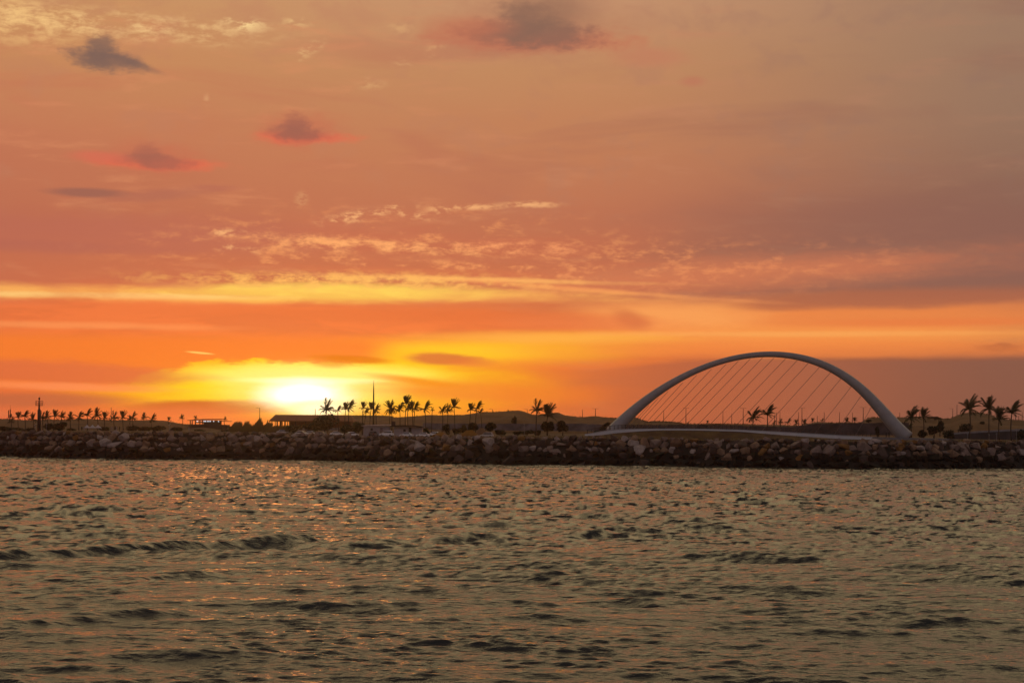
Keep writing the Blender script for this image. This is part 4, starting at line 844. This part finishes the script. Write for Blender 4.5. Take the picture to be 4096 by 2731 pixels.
def pavilion():
    Y = 640; c = at(1200, 1705, Y); root = empty('pavilion', (c.x, Y, c.z - 1.2), 'long open pavilion with a big hipped roof in front of the setting sun', 'pavilion'); X = lambda px: at(px, 1680, Y).x - c.x; Z = lambda row, px=1200: at(px, row, Y).z - c.z + 1.2
    mr = mat('pavilion_roof', (0.17, 0.05, 0.02), 0.75, 0.3, 0.8)
    xl, xr, rl, rr = X(1085), X(1420), X(1100), X(1404); zt = Z(1658.5); ze = Z(1683); mb = MB()
    v = [(xl, -6, ze), (xr, -6, ze), (xr, 8, ze), (xl, 8, ze), (rl, 1, zt), (rr, 1, zt), (xl, -6, ze - .25), (xr, -6, ze - .25), (xr, 8, ze - .25), (xl, 8, ze - .25)]; mb.v = v
    for q in ((0, 1, 5, 4), (2, 3, 4, 5), (3, 0, 4), (1, 2, 5), (6, 9, 8, 7), (0, 6, 7, 1), (1, 7, 8, 2), (2, 8, 9, 3), (3, 9, 6, 0)): mb.face(q)
    mb.build('roof', mr, root)
    for px in (1096, 1109, 1118, 1131, 1133.5, 1146, 1158, 1190, 1230, 1270, 1310, 1350, 1390):
        for y in ((-5.4,) if px in (1133.5,) else (-5.4, 7.2)): mb = MB(); mb.box((X(px + (1.2 if y > 0 else 0)), y, (ze - .25) / 2), (.26, .26, ze - .26)); mb.build('column', M_POLE, root)
    mb = MB(); mb.box(((xl + xr) / 2, 1, .3), (xr - xl - 1, 13, 0.9)); mb.build('floor', mat('concrete', (0.2, 0.18, 0.16), 0.9), root)
    mb = MB(); mb.box(((X(1164) + xr) / 2 - .5, 1.5, (ze - .3) / 2 + .4), (xr - X(1164) - 1, 10, ze - 1.1)); mb.build('wall', mat('pavilion_wall', (0.16, 0.07, 0.03), 0.9), root)
pavilion()
def cabins():
    Y = 548; mw = mat('cabin_wall', (0.36, 0.31, 0.31), 0.7, 0.12, 1.2); md = mat('cabin_dark', (0.02, 0.015, 0.014), 0.6)
    c = at(1507, 1735, Y); g0 = ground_at(1507, Y); root = empty('white_cabin', (c.x, Y, g0.z - .1), 'pale corrugated cabin with a light flat roof behind the parked cars', 'cabin'); X = lambda px: at(px, 1720, Y).x - c.x; Z = lambda row, px=1507: at(px, row, Y).z - g0.z + .1
    mb = MB(); x0, x1 = X(1454), X(1559); n = 60
    zt = Z(1704)
    for i in range(n):
        a = x0 + (x1 - x0) * i / n; b = x0 + (x1 - x0) * (i + 1) / n; m = (a + b) / 2
        mb.quad((a, 0, 0), (m, -.06, 0), (m, -.06, zt), (a, 0, zt)); mb.quad((m, -.06, 0), (b, 0, 0), (b, 0, zt), (m, -.06, zt))
    mb.box(((x0 + x1) / 2, 2.1, zt / 2), (x1 - x0, 4.0, zt)); mb.build('wall', mw, root)
    mb = MB(); mb.prism([(X(1446), Z(1701.5, 1446)), (X(1470), Z(1698.5, 1470)), (X(1556), Z(1697, 1556)), (X(1562), Z(1699, 1562)), (X(1562), Z(1700.8, 1562)), (X(1446), Z(1703.5, 1446))], -.9, 4.9); mb.build('roof', mat('pale_roof', (0.55, 0.42, 0.36), 0.35), root)
    mb = MB(); mb.box((X(1487), -.12, Z(1717)), (.75, .1, .75)); fr = mb.build('window', md, root); mb = MB(); mb.box((X(1487), -.16, Z(1717) - .45), (.9, .12, .08)); mb.build('sill', mw, fr)
    mb = MB(); mb.box((X(1525), -.14, zt * .42), (.9, .08, zt * .84)); mb.build('door', mat('cabin_door', (0.16, 0.12, 0.12), 0.7), root)
    c2 = at(1630, 1735, Y); g0 = ground_at(1630, Y); root = empty('dark_roofed_hut', (c2.x, Y, g0.z - .1), 'pale panelled hut with a curved dark overhanging roof behind the white cars', 'hut'); X = lambda px: at(px, 1720, Y).x - c2.x; Z = lambda row, px=1630: at(px, row, Y).z - g0.z + .1
    mb = MB(); x0, x1 = X(1576), X(1688); zt = Z(1706); mb.box(((x0 + x1) / 2, 2.3, zt / 2), (x1 - x0, 4.2, zt)); mb.build('wall', mw, root)
    mb = MB(); mb.prism([(X(1562), Z(1701.5, 1562)), (X(1600), Z(1699.5, 1600)), (X(1650), Z(1699.8, 1650)), (X(1684), Z(1703, 1684)), (X(1700), Z(1710, 1700)), (X(1690), Z(1709, 1690)), (X(1650), Z(1705, 1650)), (X(1562), Z(1706.5, 1562))], -1.5, 5); mb.build('roof', md, root)
    for px in (1581, 1606, 1628, 1652, 1668): mb = MB(); mb.box((X(px), .12, zt / 2), (.1, .2, zt - .02)); mb.build('batten', mat('cabin_batten', (0.3, 0.27, 0.27), 0.6), root)
    mb = MB(); mb.box((X(1640), .14, zt * .46), (.9, .14, zt * .92)); mb.build('doorway', md, root); mb = MB(); mb.box((X(1618), .16, zt * .62), (.8, .12, .8)); w = mb.build('window', md, root); mb = MB(); mb.box((X(1618), .1, zt * .62 - .46), (.95, .14, .08)); mb.build('sill', mw, w)
    c3 = at(1574, 1690, 552); g0 = ground_at(1574, 552); root = empty('water_tank', (c3.x, 552, g0.z), 'dark square tank on a stand between cabin and hut', 'tank'); zt = c3.z - g0.z
    mb = MB(); mb.box((0, 0, zt - .3), (1.3, 1.3, 1.5)); mb.build('tank', md, root)
    for sx in (-1, 1):
        for sy in (-1, 1): mb = MB(); mb.box((sx * .55, sy * .55, (zt - 1.05) / 2), (.12, .12, zt - 1.05)); mb.build('leg', md, root)
cabins()
def tents():
    mt = mat('tent_white', (0.50, 0.46, 0.45), 0.8, 0.06, 1.0, transl=0.15)
    for px, lab in ((348, 'left one of the three small white peaked tents'), (370, 'middle one of the three small white peaked tents'), (392, 'right one of the three small white peaked tents')):
        Y = 612; c = at(px, 1726, Y); g0 = ground_z(c.x / Y, Y); root = empty('peaked_tent', (c.x, Y, g0), lab, 'tent', 'white peaked tents'); Z = lambda row: at(px, row, Y).z - g0; w = 11.3 * mpp(Y)
        mb = MB(); prof = [(w, Z(1709.5)), (w * .62, Z(1706.5)), (w * .3, Z(1703)), (w * .1, Z(1699.5)), (0.03, Z(1698))]; rings = []
        for r_, z in prof: b = len(mb.v); mb.v += [(sx * r_, sy * r_, z) for sx, sy in ((-1, -1), (1, -1), (1, 1), (-1, 1))]; rings.append(b)
        for a, b in zip(rings, rings[1:]):
            for k in range(4): k2 = (k + 1) % 4; mb.face((a + k, a + k2, b + k2, b + k))
        for k, (sx, sy) in enumerate(((-1, -1), (1, -1), (1, 1), (-1, 1))): pass
        for q in (((-w, -w), (w, -w)), ((w, -w), (w, w)), ((w, w), (-w, w)), ((-w, w), (-w, -w))): mb.quad((*q[0], Z(1711.3)), (*q[1], Z(1711.3)), (*q[1], Z(1709.5)), (*q[0], Z(1709.5)))
        mb.build('canopy', mt, root)
        for sx in (-1, 1):
            for sy in (-1, 1): mb = MB(); mb.tube([(sx * w * .96, sy * w * .96, 0), (sx * w * .96, sy * w * .96, Z(1710))], .05, 6); mb.build('leg', M_PALE, root)
    mo = mat('ochre_canvas', (0.20, 0.085, 0.008), 0.85, 0.12, 0.8)
    for px, base, top, w, flat, Y, lab in ((1762, 1741, 1728, 34, 6, 531, 'smaller ochre pyramid tent between a white car and the hedge'), (1878, 1742, 1720, 40, 12, 531, 'larger ochre tent with a flat topped pyramid shape behind the boulders'), (1926, 1738, 1712, 28, 7, 545, 'brownish tent behind the larger ochre one')):
        c = at(px, base, Y); g0 = ground_z(c.x / Y, Y); root = empty('beach_tent', (c.x, Y, g0), lab, 'tent', 'ochre beach tents'); z0 = c.z - g0; z1 = at(px, top, Y).z - g0; u = mpp(Y); a, b = w * u, flat * u; ay = a * .8
        mb = MB(); mb.v = [(-a, -ay, z0), (a, -ay, z0), (a, ay, z0), (-a, ay, z0), (-b, -b * .6, z1), (b, -b * .6, z1 + .05), (b, b * .6, z1 + .05), (-b, b * .6, z1), (-a, -ay, z0 - .3), (a, -ay, z0 - .3), (a, ay, z0 - .3), (-a, ay, z0 - .3)]
        for q in ((0, 1, 5, 4), (1, 2, 6, 5), (2, 3, 7, 6), (3, 0, 4, 7), (4, 5, 6, 7), (8, 9, 1, 0), (9, 10, 2, 1), (10, 11, 3, 2), (11, 8, 0, 3)): mb.face(q)
        mb.build('canopy', mo if w != 28 else mat('brown_canvas', (0.16, 0.085, 0.04), 0.85, 0.15, 0.8), root)
        for sx in (-1, 1):
            for sy in (-1, 1): mb = MB(); mb.tube([(sx * a * .97, sy * ay * .97, 0), (sx * a * .97, sy * ay * .97, z0)], .05, 6); mb.build('leg', M_PALE, root)
tents()
# cars -----------------------------------------------------------
M_GLASS = mat('car_glass', (0.010, 0.010, 0.010), 0.12, 0.1, 1.0, spec=0.5); M_TYRE = mat('tyre', (0.012, 0.012, 0.012), 0.9); M_RIM = mat('rim', (0.25, 0.25, 0.25), 0.4, metal=0.6); M_LAMP = mat('head_lamp', (0.5, 0.5, 0.48), 0.15, spec=0.6); M_RED = mat('tail_lamp', (0.25, 0.01, 0.008), 0.25)
def make_car(paint, suv=False):
    """length along X, nose at +X; returns list of (name, mesh, location)"""
    mp = mat('paint_' + paint[0], paint[1], 0.28, 0.03, 0.6, spec=0.6); L, Wd = (4.5, 1.82) if suv else (4.3, 1.72); H = 1.68 if suv else 1.45; hb = 0.98 if suv else 0.90
    prof = [(-L / 2, .34), (-L / 2, .72), (-L / 2 + .06, hb), (-L / 2 + (.18 if suv else .5), hb + .04), (L * .16, hb + .02), (L / 2 - .25, hb - .14), (L / 2, hb - .34), (L / 2, .34)]
    body = MB(); n = len(prof)
    for y, k in ((-Wd / 2, 1), (-Wd / 2 + .12, 0), (Wd / 2 - .12, 0), (Wd / 2, 1)): body.v += [(x * (0.985 if k else 1), y, z - (0.05 if k and z > .5 else 0)) for x, z in prof]
    for r_ in range(3):
        for i in range(n - 1): a = r_ * n + i; body.face((a, a + 1, a + n + 1, a + n), True)
        body.face((r_ * n + n - 1, r_ * n, r_ * n + n, r_ * n + 2 * n - 1))
    body.face(range(n)); body.face(reversed(range(3 * n, 4 * n)))
    cab = [(-L / 2 + (.2 if suv else .48), hb), (-L / 2 + (.42 if suv else .98), H - .06), (-L / 2 + .75 + (0 if suv else .45), H), (L * .06, H - .01), (L * .12, H - .07), (L * .27, hb)]
    roof = MB(); m = len(cab); wi = Wd / 2 - .24; wb = Wd / 2 - .1
    W_ = [wb, wi, wi, wi, wi, wb]
    for s in (-1, 1): roof.v += [(x, s * w, z) for (x, z), w in zip(cab, W_)]
    for i in range(1, m - 2): roof.face((i, i + 1, m + i + 1, m + i), True)
    roof.face((0, 1, m + 1, m)); roof.face((m - 2, m - 1, 2 * m - 1, 2 * m - 2))
    roof.face(range(m)); roof.face(reversed(range(m, 2 * m)))
    out = [('body', body.mesh('body', mp)), ('cabin', roof.mesh('cabin', mp))]
    for s in (-1, 1):
        g = MB(); q = [(cab[0][0] + .14, hb + .06, wb - .02), (cab[1][0] + .08, H - .13, wi + .03), (cab[4][0] - .04, H - .13, wi + .03), (cab[5][0] - .14, hb + .06, wb - .02)]
        a = [(x, s * (y + .025), z) for x, z, y in q]; b = [(x, s * (y - .03), z) for x, z, y in q]; i0 = len(g.v); g.v += a + b
        g.face((i0, i0 + 1, i0 + 2, i0 + 3)); g.face((i0 + 7, i0 + 6, i0 + 5, i0 + 4))
        for k in range(4): k2 = (k + 1) % 4; g.face((i0 + k2, i0 + k, i0 + 4 + k, i0 + 4 + k2))
        out.append(('side_window', g.mesh('side_window', M_GLASS)))
    for nm, i, j, o in (('windscreen', 4, 5, .03), ('rear_window', 0, 1, -.03)):
        g = MB(); (xa, za), (xb, zb_) = cab[i], cab[j]; pa = Vector((xa, 0, za)).lerp(Vector((xb, 0, zb_)), .1); pb = Vector((xa, 0, za)).lerp(Vector((xb, 0, zb_)), .9); wa, wb2 = (wi - .08, wb - .1) if i == 4 else (wb - .1, wi - .08)
        nrm = Vector((abs(zb_ - za), 0, abs(xb - xa))).normalized(); nrm.x *= 1 if i == 4 else -1; nrm *= .02
        g.quad(pa + nrm + Vector((0, -wa, 0)), pa + nrm + Vector((0, wa, 0)), pb + nrm + Vector((0, wb2, 0)), pb + nrm + Vector((0, -wb2, 0))); out.append((nm, g.mesh(nm, M_GLASS)))
    for x in (-L * .3, L * .31):
        for s in (-1, 1):
            w = MB(); R = .33
            for k in range(16): pass
            w.tube([(x, s * (Wd / 2 - .2), R), (x, s * (Wd / 2 + .01), R)], R, 16); out.append(('wheel', w.mesh('wheel', M_TYRE))); w = MB(); w.tube([(x, s * (Wd / 2 - .05), R), (x, s * (Wd / 2 + .02), R)], R * .6, 12); out.append(('rim', w.mesh('rim', M_RIM)))
    for s in (-1, 1):
        l = MB(); l.box((L / 2 - .03, s * (Wd / 2 - .3), hb - .28), (.16, .42, .16)); out.append(('headlight', l.mesh('headlight', M_LAMP)))
        l = MB(); l.box((-L / 2 + .01, s * (Wd / 2 - .22), hb - .12), (.1, .26, .26)); out.append(('tail_light', l.mesh('tail_light', M_RED)))
    return out
PAINT = {'silver': ('silver', (0.5, 0.49, 0.48)), 'white': ('white', (0.8, 0.79, 0.78)), 'dark': ('dark', (0.02, 0.018, 0.018)), 'tan': ('tan', (0.36, 0.25, 0.17))}
_cars = {}
def car(px, top, Y, rz, colr, suv, label):
    k = (colr, suv)
    if k not in _cars: _cars[k] = make_car(PAINT[colr], suv)
    H = 1.68 if suv else 1.45; t = at(px, top, Y); gz = max(t.z - H, ground_z(t.x / Y, Y) - .05) if False else t.z - H
    root = empty('parked_car', (t.x, Y, gz), label, 'car', 'cars parked behind the breakwater', rz)
    top_ = {}
    for nm, me in _cars[k]:
        o = part(nm, me, top_[{'side_window': 'cabin', 'windscreen': 'cabin', 'rear_window': 'cabin', 'headlight': 'body', 'tail_light': 'body', 'rim': 'wheel'}[nm]] if nm in ('side_window', 'windscreen', 'rear_window', 'headlight', 'tail_light', 'rim') else root); top_[nm] = o
for a in [(1131, 1718, 590, .25, 'silver', False, 'small pale hatchback in front of the pavilion columns'), (1207, 1723, 556, -.35, 'silver', False, 'silver car left of the group right below the sun'), (1245, 1722.5, 562, -.45, 'silver', False, 'second silver car nosing right, behind the first'), (1283, 1726, 553, 2.7, 'tan', False, 'tan car with an orange lit roof below the big bush'), (1346, 1725, 553, .15, 'white', False, 'pale car side on, below the twin palms'), (1408, 1727, 549, .5, 'white', False, 'pale car nosing right, left of the white cabin'),
          (1494, 1724, 536, 1.35, 'dark', True, 'black car standing end on before the white cabin'), (1546, 1723, 538, 2.95, 'white', True, 'white car before the gap between cabin and hut'), (1626, 1729, 536, 2.9, 'white', False, 'white car in front of the dark roofed hut'), (1692, 1729.5, 534, 3.05, 'white', False, 'white car at the right end of the hut'), (1738, 1726, 537, 2.8, 'white', False, 'white car with sloping windscreen behind the smaller ochre tent'), (1946, 1729, 534, 2.95, 'silver', True, 'silver car right of the larger ochre tent')]: car(*a)
# people ---------------------------------------------------------
def person_mesh(seed, walk=0.25):
    r = random.Random(seed); bm = bmesh.new(); sk = bm.verts.layers.skin.verify(); V = {}
    pts = {'pelvis': (0, 0, .95, .145, .11), 'waist': (0, 0, 1.1, .125, .095), 'chest': (0, 0, 1.33, .165, .115), 'neck': (0, 0, 1.49, .055, .055), 'chin': (0, -.015, 1.56, .07, .075), 'head': (0, -.01, 1.66, .085, .1), 'crown': (0, 0, 1.74, .06, .07),
           'hipl': (-.1, 0, .9, .095, .1), 'kneel': (-.11, -walk * .35, .5, .06, .065), 'anklel': (-.11, walk * .1 - walk * .2, .09, .04, .045), 'toel': (-.11, -.17 - walk * .1, .035, .04, .03), 'hipr': (.1, 0, .9, .095, .1), 'kneer': (.11, walk * .1, .5, .06, .065), 'ankler': (.11, walk * .9, .09, .04, .045), 'toer': (.11, walk * .9 - .15, .035, .04, .03),
           'shl': (-.2, 0, 1.4, .065, .065), 'ell': (-.25, .06 + walk * .2, 1.13, .045, .045), 'wrl': (-.25, -.04 + walk * .3, .88, .032, .036), 'hal': (-.25, -.07 + walk * .3, .78, .028, .04), 'shr': (.2, 0, 1.4, .065, .065), 'elr': (.25, .05 - walk * .2, 1.13, .045, .045), 'wrr': (.25, -.06 - walk * .3, .88, .032, .036), 'har': (.25, -.09 - walk * .3, .78, .028, .04)}
    for k, (x, y, z, a, b) in pts.items(): v = bm.verts.new((x, y, z)); v[sk].radius = (a, b); V[k] = v
    V['pelvis'][sk].use_root = True
    for a, b in (('pelvis', 'waist'), ('waist', 'chest'), ('chest', 'neck'), ('neck', 'chin'), ('chin', 'head'), ('head', 'crown'), ('pelvis', 'hipl'), ('hipl', 'kneel'), ('kneel', 'anklel'), ('anklel', 'toel'), ('pelvis', 'hipr'), ('hipr', 'kneer'), ('kneer', 'ankler'), ('ankler', 'toer'), ('chest', 'shl'), ('shl', 'ell'), ('ell', 'wrl'), ('wrl', 'hal'), ('chest', 'shr'), ('shr', 'elr'), ('elr', 'wrr'), ('wrr', 'har')): bm.edges.new((V[a], V[b]))
    me = bpy.data.meshes.new('person'); bm.to_mesh(me); bm.free(); return me
def baked_person(seed, walk, m):
    o = bpy.data.objects.new('tmp', person_mesh(seed, walk)); COL.objects.link(o); s = o.modifiers.new('skin', 'SKIN'); s.use_smooth_shade = True; o.modifiers.new('sub', 'SUBSURF').levels = 1
    dg = bpy.context.evaluated_depsgraph_get(); me = bpy.data.meshes.new_from_object(o.evaluated_get(dg)); bpy.data.objects.remove(o); me.materials.clear(); me.materials.append(m); return me
M_PD = mat('dark_clothes', (0.02, 0.016, 0.016), 0.9); M_PL = mat('pale_clothes', (0.25, 0.22, 0.21), 0.9)
PM = [baked_person(1, .05, M_PD), baked_person(2, .32, M_PD), baked_person(3, .05, M_PL)]
for px, base, Y, i, rz, s, label in [(3545, 1751, 506, 0, .3, 1.0, 'left person of the dark clothed couple by the right end of the deck'), (3556, 1750, 507, 0, -.5, 1.04, 'right person of the dark clothed couple by the right end of the deck'), (2437, 1722, 514, 1, 1.4, 1.0, 'dark clothed person walking on the deck at the arch left foot'),
        (327, 1727, 606, 0, .2, 1.0, 'dark clothed person standing left of the white tents'), (447, 1725, 606, 2, .8, .98, 'pale clothed person standing under the palm by the thin pole'), (461, 1725, 605, 0, .1, 1.02, 'dark clothed person second in the loose row right of the thin pole'), (466, 1725, 607, 2, 1.2, .95, 'pale clothed person behind the dark clothed ones right of the thin pole'), (478, 1725, 605, 0, -.3, 1.05, 'rightmost dark clothed person beside the hedge clump'), (338, 1727, 604, 2, .6, .95, 'pale clothed person at the left corner of the white tents'), (756, 1726, 606, 2, .3, 1.0, 'pale clothed person standing below the porch'), (888, 1726, 606, 0, 1.3, 1.0, 'dark clothed person below the right end of the lit building')]:
    p = at(px, base, Y); z = ground_z(p.x / Y, Y) if px < 2000 else p.z
    if px == 2437: z = p.z
    o = bpy.data.objects.new('person', PM[i]); COL.objects.link(o); o.location = (p.x, Y, z); o.rotation_euler.z = rz; o.scale = (s,) * 3; tag(o, label, 'person', 'people on the shore')
# walls and parapets behind --------------------------------------
M_WALL = mat('grey_stone', (0.10, 0.085, 0.085), 0.95, 0.5, 0.35, bump=1.0)
def strip(name, pts, Y0, thick, m, label, cat):
    """pts: px, top row, bottom row"""
    mb = MB(); c = at(pts[len(pts) // 2][0], pts[len(pts) // 2][2], Y0); root = c; V = []
    for px, a, b in pts:
        for row, y in ((a, Y0 + thick * .4), (b, Y0), (a, Y0 + thick), (b, Y0 + thick)):
            p = at(px, row, Y0); V.append((p.x - c.x, y - Y0, p.z - c.z))
    mb.v = V
    for i in range(len(pts) - 1):
        a = i * 4; b = a + 4
        for q in ((a + 1, b + 1, b, a), (a, b, b + 2, a + 2), (a + 2, b + 2, b + 3, a + 3)): mb.face(q)
    mb.face((0, 1, 3, 2)); e = (len(pts) - 1) * 4; mb.face((e + 2, e + 3, e + 1, e)); o = mb.build(name, m, None, c); return tag(o, label, cat)
def jit(pts, n, a, seed):
    r = random.Random(seed); out = []
    for px in np.linspace(pts[0][0], pts[-1][0], n): out.append((px, lerp_list([(p[0], p[1]) for p in pts], px) + r.uniform(-a, a), lerp_list([(p[0], p[2]) for p in pts], px)))
    return out
strip('stone_revetment', jit([(1690, 1692, 1718), (1900, 1694, 1720), (2100, 1694, 1722), (2330, 1694, 1724), (2420, 1698, 1726)], 60, 1.2, 4), 604, 3.0, M_WALL, 'long low grey stone bank behind the trees, left of the bridge', 'revetment')
strip('stone_revetment', jit([(2440, 1700, 1726), (2800, 1700, 1728), (3180, 1706, 1734), (3260, 1694, 1740), (3560, 1690, 1740), (3640, 1690, 1740)], 70, 1.6, 8), 606, 4.0, mat('dark_stone', (0.055, 0.042, 0.04), 0.95, 0.5, 0.3, bump=1.0), 'dark stone bank across the canal, seen under the arch', 'revetment')
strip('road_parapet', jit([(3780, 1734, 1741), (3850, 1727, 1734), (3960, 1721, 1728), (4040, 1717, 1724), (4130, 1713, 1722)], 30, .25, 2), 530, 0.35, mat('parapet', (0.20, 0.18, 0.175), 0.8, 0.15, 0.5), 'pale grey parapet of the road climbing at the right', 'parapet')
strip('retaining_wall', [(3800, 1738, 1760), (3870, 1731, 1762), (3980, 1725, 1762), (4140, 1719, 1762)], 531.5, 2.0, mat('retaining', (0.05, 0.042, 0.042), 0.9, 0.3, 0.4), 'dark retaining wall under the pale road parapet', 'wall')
strip('kerb_wall', jit([(3490, 1747, 1757), (3600, 1750, 1759), (3800, 1754, 1760)], 14, .3, 3), 486, 0.4, mat('kerb', (0.15, 0.14, 0.14), 0.9, 0.2, 0.5), 'low grey path edge between the deck and the round tree', 'kerb')
# ---------------------------------------------------------------- sea air
def haze():
    mb = MB(); mb.box((0, 100, 20.5), (12000, 7000, 59)); m = bpy.data.materials.new('haze'); m.use_nodes = True; t = m.node_tree; t.nodes.clear(); g = G(t)
    v = g.new('ShaderNodeVolumePrincipled'); v.inputs['Color'].default_value = (1.0, 0.93, 0.86, 1); v.inputs['Density'].default_value = HAZE; v.inputs['Anisotropy'].default_value = 0.95
    o = g.new('ShaderNodeOutputMaterial'); g.l.new(v.outputs[0], o.inputs['Volume']); m.cycles.homogeneous_volume = True
    tag(mb.build('haze', m), 'thin warm sea haze over the whole shore', 'haze', None, 'stuff')
HAZE = 0.00009
haze()
